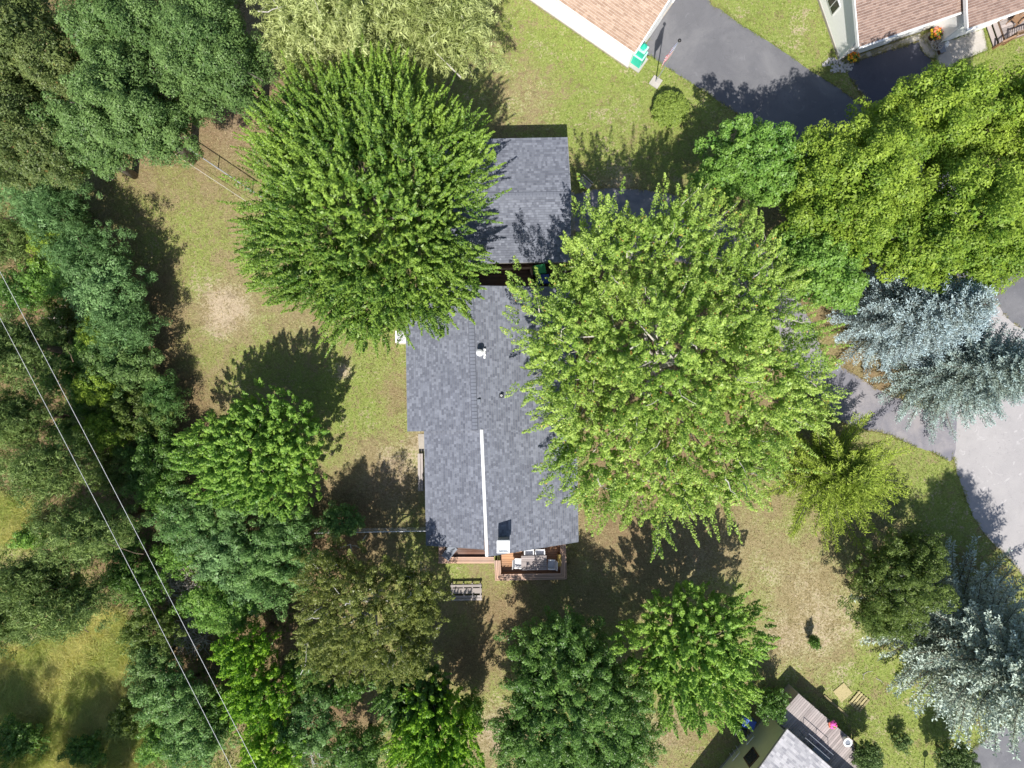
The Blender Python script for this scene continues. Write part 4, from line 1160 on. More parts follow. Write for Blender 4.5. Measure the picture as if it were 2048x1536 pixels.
# kind: cl cluster length, cr radius, sp spacing, leaf length/width, cov leaf coverage, foot (direction origin), lift, up (leaf normal up bias), dep depth, wob outline
KINDS = {
 'plume': dict(cl=1.5, cr=.21, sp=.47, ll=.105, lw=.088, cov=.56, foot=1.0, lift=.25, up=.6, dep=.42, wob=.14, taper=.75),
 'silver': dict(fill=.30, cl=1.25, cr=.25, sp=.54, ll=.105, lw=.078, cov=.44, foot=.8, lift=.05, up=.8, dep=.55, wob=.26, taper=.45),
 'blob': dict(cl=1.15, cr=.52, sp=.80, ll=.125, lw=.11, cov=.66, foot=.6, lift=.5, up=.9, dep=.38, wob=.20, taper=.2),
 'oak': dict(cl=1.2, cr=.56, sp=.88, ll=.12, lw=.08, cov=.60, foot=.7, lift=.3, up=.6, dep=.35, wob=.18, taper=.3),
 'ash': dict(cl=.85, cr=.40, sp=.60, ll=.115, lw=.072, cov=.56, foot=.7, lift=.3, up=.6, dep=.40, wob=.20, taper=.3),
 'birch': dict(fill=.5, cl=.95, cr=.28, sp=.54, ll=.10, lw=.062, cov=.40, foot=.9, lift=.15, up=.4, dep=.6, wob=.18, taper=.5),
 'shrub': dict(cl=.60, cr=.28, sp=.42, ll=.11, lw=.075, cov=.55, foot=.7, lift=.3, up=.4, dep=.45, wob=.2, taper=.3),
 'pine': dict(fill=.9, cl=.46, cr=.28, sp=.46, ll=.18, lw=.040, cov=.58, foot=.7, lift=.5, up=.1, dep=.5, wob=.22, taper=.1),
 'willow': dict(cl=1.4, cr=.30, sp=.56, ll=.30, lw=.055, cov=.42, foot=.5, lift=-.9, up=.2, dep=.5, wob=.14, taper=.3),
 'topiary': dict(cl=.30, cr=.16, sp=.19, ll=.09, lw=.065, cov=.6, foot=.5, lift=.2, up=.3, dep=.25, wob=.04, taper=.2),
 'dome': dict(cl=.34, cr=.13, sp=.17, ll=.10, lw=.06, cov=.8, foot=.2, lift=-.5, up=1.3, dep=.10, wob=.03, taper=.2),
}
NLEAF = [0]
def crown_leaves(rng, K, c, r, zmin, n_scale=1.0, gfoot=None):
    """positions and frames of one ellipsoid of foliage"""
    area = 2*math.pi*((r[0]*r[1])**.5)*r[2]*(1-zmin)*.62 + math.pi*r[0]*r[1]*.5
    n = max(14, int(area/(K['sp']**2)*n_scale))
    d = fib(n, zmin, rng)
    ph = np.arctan2(d[:, 1], d[:, 0]); s = np.hypot(d[:, 0], d[:, 1])
    a = rng.uniform(0, 6.28, 4)
    w = 1 + K['wob']*(s*(.6*np.sin(3*ph+a[0]) + .5*np.sin(5*ph+a[1]+2*d[:, 2]) + .45*np.sin(9*ph+a[2]-3*d[:, 2])) + .35*np.sin(6*d[:, 2]+a[3]+2*ph))
    fr = 1 - K['dep']*rng.random(n)**2.0
    R = np.array(r)
    pc = c + d*R*(w*fr)[:, None]
    foot = c - np.array([0, 0, K['foot']*r[2]]) if gfoot is None else gfoot
    dr = unit(unit(pc - foot) + np.array([0, 0, K['lift']]) + rng.normal(0, .22, (n, 3)))
    L = K['cl']*rng.uniform(.65, 1.25, n); Rr = K['cr']*rng.uniform(.7, 1.3, n)
    # darker filling shoots deeper in, so that the crown is not see-through
    keep0 = (d[:, 2] > -.02) | (rng.random(n) < .45)
    nin = int(n*K.get('fill', .55))
    di = fib(nin, max(zmin, -.3), rng, .8)
    pi = c + di*R*rng.uniform(.35, .72, nin)[:, None]
    dri = unit(unit(pi - foot) + rng.normal(0, .4, (nin, 3)))
    pc2 = np.concatenate([pc - dr*(L*.5)[:, None]*.6, pi]); dr2 = np.concatenate([dr, dri])
    L2 = np.concatenate([L, np.full(nin, K['cl']*.9)]); R2 = np.concatenate([Rr, np.full(nin, K['cr']*1.25)])
    k2 = np.concatenate([keep0, np.ones(nin, bool)])
    sc = np.concatenate([np.ones(n), np.full(nin, 2.0)])
    return pc2[k2], dr2[k2], L2[k2], R2[k2], sc[k2]

def expand(rng, K, pc, dr, L, R, dens=1.0, sc=1.0):
    area = 2*math.pi*R*L*.8
    cnt = np.maximum(5, (area*K['cov']*dens*1.7/(K['ll']*K['lw']*.5)/2.2/(sc*sc))).astype(int)
    idx = np.repeat(np.arange(len(pc)), cnt); n = len(idx)
    u, v = frame_of(dr)
    s = rng.random(n); ph = rng.uniform(0, 6.283, n)
    prof = np.clip(1 - s, 0, 1)**K['taper'] * np.minimum(1, s*5+.25)
    rr = R[idx]*prof*np.sqrt(rng.uniform(.12, 1, n))
    out = u[idx]*np.cos(ph)[:, None] + v[idx]*np.sin(ph)[:, None]
    p = pc[idx] + dr[idx]*((s-.5)*L[idx])[:, None] + out*rr[:, None]
    nrm = unit(out*.7 + dr[idx]*(.5*s)[:, None] + np.array([0, 0, K['up']]) + rng.normal(0, .42, (n, 3)))
    ax = unit(dr[idx]*.7 + out*.8 + rng.normal(0, .45, (n, 3)))
    ax = unit(ax - nrm*np.sum(ax*nrm, 1, keepdims=True))
    return idx, s, p, nrm, ax

def limb_curve(rng, a, b, n=5, sag=.12, jit=.05):
    a = np.array(a); b = np.array(b); L = np.linalg.norm(b-a); pts = []
    for i in range(n+1):
        t_ = i/n; p = a + (b-a)*t_
        p = p + np.array([0, 0, 1])*math.sin(math.pi*t_)*L*sag*-.5 + (rng.normal(0, jit*L/n*2, 3) if 0 < i < n else 0)
        pts.append(Vector(p))
    return pts

def tree(kind, name, label, px, py, hc, rx, ry, rz, mat, seed, lobes=None, zmin=-.35, bark='bark', limbs=7, twigs=0, group=None, cat='tree', dens=1.0, trunk_r=None, nsc=1.0, tintb=0.0, extra=None, fringe=0):
    """crown centre measured at height hc; rx, ry in photograph pixels at that height, rz in metres"""
    rng = np.random.default_rng(seed); K = dict(KINDS[kind])
    if extra: K.update(extra)
    c0 = P(px, py, hc); kk = (CAM_H-hc)/FPX
    base = Vector((c0.x, c0.y, 0))
    root = empty(name, base, 0, label, cat, group)
    parts = lobes or [(0, 0, 0, 1, 1, 1)]
    P_ = []; LIMB = []
    for (ox, oy, oz, sx, sy, sz) in parts:
        c = np.array([c0.x + ox*rx*kk, c0.y - oy*ry*kk, hc + oz*rz]); r = (rx*kk*sx, ry*kk*sy, rz*sz)
        gf = np.array([c0.x, c0.y, hc - K['foot']*rz]) if kind == 'plume' else None
        pc, dr, L, R, sc = crown_leaves(rng, K, c, r, zmin, nsc, gf)
        keep = pc[:, 2] > .25
        if lobes:       # drop what is buried in another lobe
            for (ox2, oy2, oz2, sx2, sy2, sz2) in parts:
                if (ox2, oy2, oz2) == (ox, oy, oz): continue
                c2 = np.array([c0.x + ox2*rx*kk, c0.y - oy2*ry*kk, hc + oz2*rz]); r2 = np.array((rx*kk*sx2, ry*kk*sy2, rz*sz2))
                keep &= np.linalg.norm((pc-c2)/r2, axis=1) > .62
        P_.append((pc[keep], dr[keep], L[keep], R[keep], sc[keep]))
        LIMB.append((c, r))
    pc, dr, L, R, sc = (np.concatenate([q[i] for q in P_]) for i in range(5))
    if fringe:
        q = rng.uniform(0, 6.283, fringe); el = rng.uniform(-.25, .55, fringe)
        dd = np.stack([np.cos(q)*np.cos(el), np.sin(q)*np.cos(el), np.sin(el)], 1)
        pf = np.array([c0.x, c0.y, hc]) + dd*np.array([rx*kk, ry*kk, rz])*rng.uniform(.82, 1.02, fringe)[:, None]
        df = unit(dd*np.array([1, 1, .5]) + np.array([0, 0, .45]) + rng.normal(0, .2, (fringe, 3)))
        pc = np.concatenate([pc, pf]); dr = np.concatenate([dr, df])
        L = np.concatenate([L, rng.uniform(1.3, 2.5, fringe)]); R = np.concatenate([R, rng.uniform(.17, .27, fringe)]); sc = np.concatenate([sc, np.ones(fringe)])
    idx, s, p, nrm, ax = expand(rng, K, pc, dr, L, R, dens, sc)
    p[:, 2] = np.maximum(p[:, 2], .06)
    n = len(p); NLEAF[0] += n
    ct = rng.beta(2, 2.4, len(pc))            # each shoot has its own hue
    w_ = rng.uniform(0, 6.28, 6); q_ = pc - np.array([base.x, base.y, hc])
    lowf = .5*np.sin(q_[:, 0]*1.3+w_[0])*np.sin(q_[:, 1]*1.5+w_[1]) + .5*np.sin(q_[:, 0]*.6+q_[:, 1]*.8+w_[2])
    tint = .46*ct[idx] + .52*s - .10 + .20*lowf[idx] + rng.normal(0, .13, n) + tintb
    val = rng.random(n)
    ll = K['ll']*sc[idx]*rng.uniform(.65, 1.25, n); lw = K['lw']*sc[idx]*rng.uniform(.7, 1.25, n)
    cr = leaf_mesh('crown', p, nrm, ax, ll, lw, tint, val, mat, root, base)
    # trunk and limbs
    top = hc + .25*rz; tr = trunk_r or max(.05, .022*(hc+rz))
    lean = rng.normal(0, .12, 2)
    tp = [Vector((0,0,-.05)), Vector((lean[0]*.3, lean[1]*.3, hc*.35)), Vector((lean[0], lean[1], hc*.7)), Vector((lean[0]*1.3, lean[1]*1.3, top))]
    MB().tube(tp, [tr*1.25, tr, tr*.75, tr*.3], 10).build('trunk', M[bark], root, smooth=True)
    order = rng.permutation(len(pc))
    far = [i for i in order if np.linalg.norm(pc[i]-np.array([base.x, base.y, hc])) > .5*rx*kk]
    for i in range(min(limbs, len(far))):
        cc_ = np.array([base.x, base.y, hc]); b = Vector(cc_ + (pc[far[i]]-cc_)*.8 - np.array([0, 0, .25])) - base
        z0 = min(top*.95, max(.2*hc, b.z - .9*math.hypot(b.x, b.y)*rng.uniform(.5, .9)))
        f = z0/top; a = Vector((lean[0]*f, lean[1]*f, z0))
        pts = limb_curve(rng, a, b, 5); rr = tr*rng.uniform(.32, .5)
        MB().tube(pts, [rr*(1-.17*k) for k in range(6)], 6).build('limb', M[bark], root, smooth=True)
    if twigs:
        tw = MB()
        sel = far[limbs:limbs+twigs]
        for i in sel:
            e = pc[i] + dr[i]*L[i]*.25 + np.array([0, 0, R[i]*.35]); a = e - dr[i]*rng.uniform(1.0, 2.4) + rng.normal(0, .25, 3)
            pts = limb_curve(rng, Vector(a)-base, Vector(e)-base, 4, .05, .09); rr = rng.uniform(.018, .042)
            tw.tube(pts, [rr*(1-.2*k) for k in range(5)], 4, False)
        o = tw.build('twigs', M[bark], root); o["kind"] = 'stuff'
    return root

def conifer(name, label, px, py, h, r0, mat, seed, whorl=.36, nb=8, droop=-.12, rise=.45, shoot=.125, sw=.060, step=.115, side=.42, group=None, bark='brown_bark', z0=.04, power=.85, ups=.35, cross=True, spread=.75):
    """whorls of flat branches, each with side twigs set with needle shoots"""
    rng = np.random.default_rng(seed)
    base = P(px, py, 0); root = empty(name, base, 0, label, 'tree', group)
    b = np.array(base)
    S_ = []; limbs = MB(); z = h*z0 + .25; wi = 0
    while z < h*.985:
        f = z/h; Lb = r0*(1-f)**power + .10
        k = max(4, int(nb*(.55+.45*(1-f)) + .5))
        a0 = rng.uniform(0, 6.28)
        for j in range(k):
            a = a0 + 6.283*j/k + rng.normal(0, .14); Lj = Lb*rng.uniform(.74, 1.14)
            zz = z + rng.normal(0, whorl*.28)
            ang = droop + (rise-droop)*f + rng.normal(0, .07)
            hd = np.array([math.cos(a), math.sin(a), 0.0]); sd = np.array([-hd[1], hd[0], 0.0])
            m = max(3, int(Lj/step))
            t_ = (np.arange(m)+.6)/m
            ax = hd*math.cos(ang) + np.array([0, 0, math.sin(ang)])
            pts = b + np.array([0, 0, zz]) + ax*(t_*Lj)[:, None] + np.array([0, 0, 1.])*(.18*Lj*t_**2.2)[:, None]
            limbs.tube([Vector(q - b) for q in (b + np.array([0,0,zz]), pts[m//2], pts[-1])], [.010+.009*Lj, .008+.004*Lj, .005], 5, False)
            for i in range(m):
                t = t_[i]
                if t < .12: continue
                ls = min(side, .16 + side*(1-t)*1.2)*rng.uniform(.7, 1.2)
                for sg in (-1, 1):
                    td = ax*.75 + sd*sg*.75 + np.array([0, 0, .12]) + rng.normal(0, .12, 3); td /= np.linalg.norm(td)
                    ns = max(2, int(ls/.07))
                    for q in range(ns):
                        S_.append((*(pts[i] + td*(ls*(q+.6)/ns)), *td, t, (q+1)/ns))
                for q in range(2): S_.append((*(pts[i] + np.array([0, 0, .03])), *(ax), t, .9))
        z += whorl*(.75 + .35*(1-f)) ; wi += 1
    S_ = np.array(S_); n = len(S_)
    pos = S_[:, :3]; td = S_[:, 3:6]; t = S_[:, 6]; q = S_[:, 7]
    d = unit(td + np.array([0, 0, ups]) + rng.normal(0, spread, (n, 3)))
    p = pos + d*(shoot*.45)
    p[:, 2] = np.maximum(p[:, 2], .05)
    nr = unit(rng.normal(0, 1, (n, 3)) + np.array([0, 0, .6])); nr = unit(nr - d*np.sum(nr*d, 1, keepdims=True))
    ln = shoot*rng.uniform(.8, 1.35, n); wd = np.full(n, sw)*rng.uniform(.8, 1.2, n)
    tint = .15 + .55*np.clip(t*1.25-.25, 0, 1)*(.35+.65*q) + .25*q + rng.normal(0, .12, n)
    val = rng.random(n)
    if cross:
        n2 = np.cross(d, nr)
        p, nr, d = np.concatenate([p, p]), np.concatenate([nr, n2]), np.concatenate([d, d])
        ln, wd, tint, val = (np.concatenate([x, x]) for x in (ln, wd, tint, val))
    NLEAF[0] += len(p)
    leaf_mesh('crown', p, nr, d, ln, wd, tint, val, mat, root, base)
    MB().tube([(0,0,-.05),(0,0,h*.5),(0,0,h*.985)], [.018*h+.03, .011*h, .012], 10).build('trunk', M[bark], root, smooth=True)
    o = limbs.build('branches', M[bark], root); o["kind"] = 'stuff'
    return root

LM = {}
LM['maple'] = leaf_mat('leaf_maple', (0.060, 0.145, 0.018), (0.30, 0.44, 0.065), .28, .45, .38)
LM['silver'] = leaf_mat('leaf_silver_maple', (0.15, 0.27, 0.032), (0.44, 0.57, 0.12), .30, .45, .4, odd=(.45, .24, .06))
LM['fresh'] = leaf_mat('leaf_fresh', (0.095, 0.225, 0.028), (0.33, 0.50, 0.08), .30, .45, .35)
LM['lime'] = leaf_mat('leaf_lime', (0.10, 0.195, 0.02), (0.34, 0.45, 0.06), .32, .5, .28)
LM['mid'] = leaf_mat('leaf_mid', (0.08, 0.195, 0.03), (0.25, 0.41, 0.075), .30, .45, .35)
LM['oak'] = leaf_mat('leaf_oak', (0.07, 0.14, 0.038), (0.20, 0.31, 0.095), .28, .48, .3)
LM['oak_olive'] = leaf_mat('leaf_oak_olive', (0.085, 0.13, 0.038), (0.215, 0.265, 0.085), .32, .45, .3, odd=(.22, .13, .05))
LM['ash'] = leaf_mat('leaf_ash', (0.072, 0.165, 0.046), (0.205, 0.345, 0.10), .28, .45, .35)
LM['bluish'] = leaf_mat('leaf_bluish', (0.075, 0.165, 0.052), (0.225, 0.375, 0.14), .26, .5, .3)
LM['birch'] = leaf_mat('leaf_birch', (0.115, 0.15, 0.03), (0.27, 0.30, 0.08), .36, .42, .4)
LM['dark'] = leaf_mat('leaf_dark', (0.05, 0.13, 0.022), (0.17, 0.295, 0.06), .30, .42, .4)
LM['bright'] = leaf_mat('leaf_bright', (0.095, 0.24, 0.014), (0.35, 0.55, 0.04), .36, .45, .35)
LM['willow'] = leaf_mat('leaf_willow', (0.235, 0.285, 0.08), (0.58, 0.63, 0.29), .30, .45, .35)
LM['shrub'] = leaf_mat('leaf_shrub', (0.075, 0.125, 0.026), (0.185, 0.25, 0.062), .34, .45, .3)
LM['pine'] = leaf_mat('needle_pine', (0.075, 0.125, 0.032), (0.25, 0.345, 0.10), .2, .5, .3, odd=(.28, .2, .09))
LM['blue_spruce'] = leaf_mat('needle_blue_spruce', (0.17, 0.20, 0.14), (0.52, 0.65, 0.70), .10, .55, .25, shift=(1, 1, 1))
LM['silver_spruce'] = leaf_mat('needle_silver_spruce', (0.15, 0.18, 0.10), (0.45, 0.57, 0.56), .10, .55, .25, shift=(1, 1, 1))
LM['grey_spruce'] = leaf_mat('needle_grey_spruce', (0.17, 0.195, 0.105), (0.50, 0.60, 0.53), .10, .55, .25, shift=(1, 1, 1))
LM['green_spruce'] = leaf_mat('needle_green_spruce', (0.13, 0.21, 0.027), (0.44, 0.54, 0.09), .22, .5, .3)
LM['topiary'] = leaf_mat('leaf_topiary', (0.07, 0.13, 0.04), (0.19, 0.27, 0.09), .25, .45, .3)
LM['dome'] = leaf_mat('leaf_dome', (0.16, 0.24, 0.036), (0.27, 0.35, 0.07), .3, .5, .3)

# the big plumed maple west of the garage
tree('plume', 'maple_tree', 'huge bright green maple with plumed shoots overhanging the grey garage', 735, 400, 7.5, 258, 285, 5.2, LM['maple'], 101, limbs=12, bark='bark', zmin=-.22, dens=.86, fringe=90,
     lobes=[(0,.02,.08,.78,.80,1.0),(-.52,.30,-.12,.50,.52,.72),(.50,-.25,-.05,.50,.52,.78),(-.42,-.42,-.10,.50,.50,.75),(.40,.48,-.14,.52,.50,.72),(-.05,.66,-.2,.46,.40,.62),(.05,-.62,-.05,.5,.42,.75)])
# the open silvery maple over the driveway, a broad crown of several limbs
tree('silver', 'maple_tree', 'broad open maple with pale grey limbs over house and driveway', 1350, 735, 8.2, 300, 330, 4.6, LM['silver'], 1021,
     lobes=[(-.05,-.05,.1,.60,.66,1.0),(-.66,-.12,-.12,.46,.50,.70),(-.48,.50,-.25,.46,.46,.62),(-.05,.68,-.3,.44,.38,.55),(.34,.52,-.3,.46,.44,.62),(.60,.12,-.08,.46,.50,.72),(.45,-.42,-.1,.44,.46,.7),(.05,-.70,-.12,.42,.42,.68),(-.42,-.66,-.18,.40,.44,.60)],
     limbs=22, twigs=330, bark='pale_bark', zmin=-.25, dens=.90, fringe=120)
tree('plume', 'maple_tree', 'rounded bright maple on the lawn west of the plank bench', 512, 908, 4.6, 152, 128, 3.3, LM['fresh'], 103, limbs=8, zmin=-.45, extra=dict(cl=.7, cr=.25, ll=.10, lw=.085, lift=.6, cov=.75, sp=.38, fill=.9))
tree('plume', 'maple_tree', 'bright maple beside the mauve deck and the trash bins', 1390, 1308, 4.8, 148, 150, 3.4, LM['fresh'], 104, limbs=8, zmin=-.35, extra=dict(cl=1.0, cr=.25, ll=.11, lw=.09, cov=.72, sp=.42), tintb=.1)
tree('oak', 'maple_tree', 'large dark green maple at the bottom centre, darker than its neighbours', 1150, 1405, 5.0, 170, 180, 3.3, LM['dark'], 105, limbs=8, zmin=-.4, lobes=[(0,0,0,.85,.85,1),(-.35,.4,-.2,.7,.65,.75),(.35,.45,-.2,.7,.65,.75),(-.2,-.5,-.25,.6,.5,.7)], extra=dict(cl=1.0, cr=.34, sp=.54, ll=.11, lw=.075, fill=.8))
tree('plume', 'maple_tree', 'upright yellow green maple at the bottom edge, plumes catching sun', 872, 1478, 5.4, 96, 110, 3.4, LM['bright'], 106, limbs=6, zmin=-.4, extra=dict(lift=.5))
tree('plume', 'maple_tree', 'shaded dark green maple behind the yellow green plumed one', 830, 1392, 4.0, 88, 80, 2.6, LM['dark'], 107, limbs=5, zmin=-.4)
tree('blob', 'maple_tree', 'leafy dark green maple beside the shaded driveway curve', 1492, 318, 5.6, 112, 92, 3.2, LM['mid'], 108, limbs=7, zmin=-.4, lobes=[(0,0,0,.8,.8,1),(.5,.45,-.15,.6,.6,.75),(-.45,.45,-.2,.55,.6,.7)], extra=dict(cl=.9, cr=.34, sp=.6))
# the clumpy yellow green group at the upper right
tree('blob', 'maple_tree', 'clumpy yellow green maple nearest the white house driveway', 1850, 240, 7.2, 120, 112, 4.0, LM['lime'], 111, limbs=7, zmin=-.35, group='clumpy maples at the upper right', lobes=[(0,0,0,.75,.75,1),(-.55,.05,-.2,.5,.55,.7),(.5,-.35,-.1,.5,.5,.8),(.4,.5,-.1,.6,.5,.8)])
tree('blob', 'maple_tree', 'clumpy yellow green maple beside the main asphalt driveway bend', 1715, 365, 7.6, 128, 140, 4.2, LM['lime'], 112, limbs=7, zmin=-.35, group='clumpy maples at the upper right', lobes=[(0,0,0,.75,.75,1),(-.5,-.3,-.2,.5,.5,.7),(.45,-.4,-.1,.5,.5,.8),(.1,.6,-.15,.65,.5,.8),(-.5,.45,-.3,.5,.5,.7)])
tree('blob', 'maple_tree', 'clumpy yellow green maple reaching over the blue spruce tip', 1925, 440, 8.4, 142, 135, 4.4, LM['lime'], 113, limbs=8, zmin=-.35, group='clumpy maples at the upper right', lobes=[(0,0,0,.8,.8,1),(.6,-.3,-.1,.5,.6,.8),(-.5,.4,-.15,.6,.55,.8),(.4,.5,-.1,.55,.5,.8)])
tree('blob', 'maple_tree', 'clumpy yellow green maple at the right edge below the porch', 2050, 255, 8.0, 105, 118, 4.2, LM['lime'], 114, limbs=6, zmin=-.35, group='clumpy maples at the upper right', tintb=.08)
tree('blob', 'maple_tree', 'fresh green maple between the open maple and the pale blue spruce', 1632, 545, 5.8, 92, 88, 3.2, LM['mid'], 115, limbs=6, zmin=-.35, lobes=[(0,0,0,.85,.85,1),(.5,.3,-.2,.55,.55,.7),(-.4,-.5,-.1,.55,.55,.8)], extra=dict(cl=.9, cr=.36, sp=.6), tintb=.15)
# willow
tree('willow', 'willow_tree', 'pale straw green willow with drooping strands at the top edge', 755, 45, 7.0, 238, 128, 4.6, LM['willow'], 120, limbs=10, zmin=-.55, bark='pale_bark', lobes=[(0,-.1,.15,.72,.95,1),(-.55,.1,-.1,.5,.85,.75),(.55,.1,-.1,.52,.8,.8),(.0,-.8,.1,.8,.8,.9)], twigs=60)
# oak wood at the upper left
oaks = [(425,110,7.5,105,135,4.2,'oak','muted green oak at the wood edge nearest the willow'),
        (255,225,7.5,125,108,4.2,'oak','broad muted oak whose lowest boughs reach the dry lawn'),
        (255,45,8.0,105,100,4.4,'oak','muted oak at the top edge deep inside the wood'),
        (70,105,8.0,95,105,4.2,'oak_olive','olive tinged oak in the top corner of the wood'),
        (60,270,7.0,92,108,3.8,'oak_olive','olive tinged oak at the picture edge north of the hedgerow'),
        (150,285,6.0,85,68,3.2,'oak','smaller oak filling the gap behind the dry lawn corner')]
for i, (x, y, h, rx, ry, rz, m, lb) in enumerate(oaks):
    tree('oak', 'oak_tree', lb, x, y, h, rx, ry, rz, LM[m], 130+i, limbs=6, zmin=-.3, group='oaks of the upper left wood', lobes=[(0,0,0,.75,.75,1),(.5,.3,-.15,.55,.6,.75),(-.5,.35,-.15,.55,.6,.75),(-.1,-.6,-.1,.6,.5,.8)], twigs=14)
# hedgerow of bluish trees along the dry lawn
hedge = [(70,372,3.07,84,66,2.3,'ash','bluish','hedgerow tree farthest up the row, under the oaks'),
         (115,432,3.2,77,66,2.38,'pine','bluish','feathery bluish hedgerow tree second from the oaks'),
         (172,508,3.33,84,73,2.46,'pine','bluish','feathery bluish hedgerow tree beside the widest lawn shadow'),
         (222,585,3.33,86,75,2.46,'ash','bluish','leafy bluish hedgerow tree opposite the bare sandy patch'),
         (250,655,3.07,71,62,2.3,'pine','bluish','feathery bluish hedgerow tree at the inner bend of the row'),
         (240,740,2.56,75,71,2.05,'ash','oak','grey green hedgerow tree below the bend, over mixed bushes'),
         (265,832,2.3,77,66,1.89,'birch','shrub','olive hedgerow tree west of the rounded lawn maple'),
         (330,800,1.92,43,66,1.64,'pine','ash','dark narrow hedgerow tree shading the lawn maple'),
         (312,925,2.3,82,69,1.97,'ash','dark','dark leafy tree between cables and rounded lawn maple'),
         (230,935,2.05,71,60,1.8,'birch','shrub','loose olive tree directly under the nearer cable'),
         (380,1030,2.43,77,62,1.97,'ash','ash','blue green tree south west of the rounded lawn maple'),
         (455,1105,2.3,84,71,1.97,'ash','bluish','blue green tree beside the pale brush heap'),
         (545,1125,2.69,88,92,2.3,'ash','ash','blue green tree nearest the birch, over red soil'),
         (575,1055,2.3,66,45,1.8,'ash','ash','small blue green tree below the rounded lawn maple'),
         (682,1042,1.66,51,36,1.31,'shrub','ash','little blue green tree beside the fence to the house')]
for i, (x, y, h, rx, ry, rz, k, m, lb) in enumerate(hedge):
    tree(k, 'hedgerow_tree', lb, x, y, h, rx, ry, rz, LM[m], 150+i, limbs=4, zmin=-.45, bark='brown_bark', group='hedgerow trees along the dry lawn', twigs=8)
# birch
tree('birch', 'birch_tree', 'wide olive birch with white limbs southwest of the house', 735, 1225, 5.8, 165, 150, 3.6, LM['birch'], 170, limbs=10, zmin=-.4, bark='birch_bark', twigs=90, lobes=[(0,0,0,.75,.75,1),(.5,-.2,-.1,.5,.5,.75),(-.4,-.45,-.2,.55,.5,.7),(-.4,.45,-.15,.6,.55,.75),(.35,.5,-.1,.55,.5,.75)])
# bright sumac-like trees at the bottom left
for i, (x, y, rx, ry, lb) in enumerate(((492,1302,56,52,'vivid yellow green young tree, northmost of the three by the cables'),(522,1392,72,66,'vivid yellow green young tree, middle of the three by the cables'),(545,1498,66,62,'vivid yellow green young tree, southmost of the three by the cables'))):
    tree('plume', 'young_tree', lb, x, y, 4.2, rx, ry, 2.6, LM['bright'], 180+i, limbs=4, zmin=-.4, group='vivid young trees by the cables', extra=dict(cl=.8, cr=.24, ll=.15, lw=.07, sp=.42))
low = [(428,1205,2.2,72,60,1.6,'ash','mid','lush bush just right of the brush heap below the hedgerow'),
       (610,1450,3.2,72,72,2.2,'ash','ash','blue green thicket bush beside bare twigs at the bottom'),
       (350,1392,3.0,72,62,2.0,'ash','ash','blue green bush straddled by the two cables near the meadow'),
       (395,1478,3.0,70,58,2.0,'ash','ash','blue green bush between the cables at the bottom edge'),
       (330,1482,2.6,50,46,1.8,'ash','mid','fresh green bush at the lower meadow corner'),
       (300,1262,2.4,62,58,1.6,'shrub','shrub','olive bush under the farther cable at the meadow top'),
       (305,1330,2.6,52,56,1.8,'ash','oak','grey green bush at the meadow rim under the farther cable'),
       (720,1500,3.0,70,52,2.0,'ash','dark','dark bush at the bottom edge west of the plumed maple'),
       (690,1380,2.2,46,36,1.4,'shrub','dark','low dark bush in the brown gap below the birch'),
       (1540,1406,1.8,38,34,1.3,'shrub','dark','dark bush between the mauve deck and the bright maple'),
       (940,1420,2.0,30,40,1.4,'shrub','mid','small bush squeezed between dark maple and plumed maple'),
       (120,655,2.0,46,52,1.3,'shrub','shrub','low bush beside pale litter under the nearer cable'),
       (172,790,2.0,40,66,1.4,'ash','mid','fresh bush in the gap between cables and hedgerow'),
       (85,560,2.2,34,52,1.4,'shrub','mid','yellowish bush at the west foot of the hedgerow'),
       (360,1112,1.8,48,40,1.2,'shrub','mid','fresh low bush above the pale brush heap')]
for i, (x, y, h, rx, ry, rz, k, m, lb) in enumerate(low):
    tree(k, 'bush', lb, x, y, h, rx, ry, rz, LM[m], 200+i, limbs=3, zmin=-.5, bark='brown_bark', cat='bush', group='bushes of the thicket')
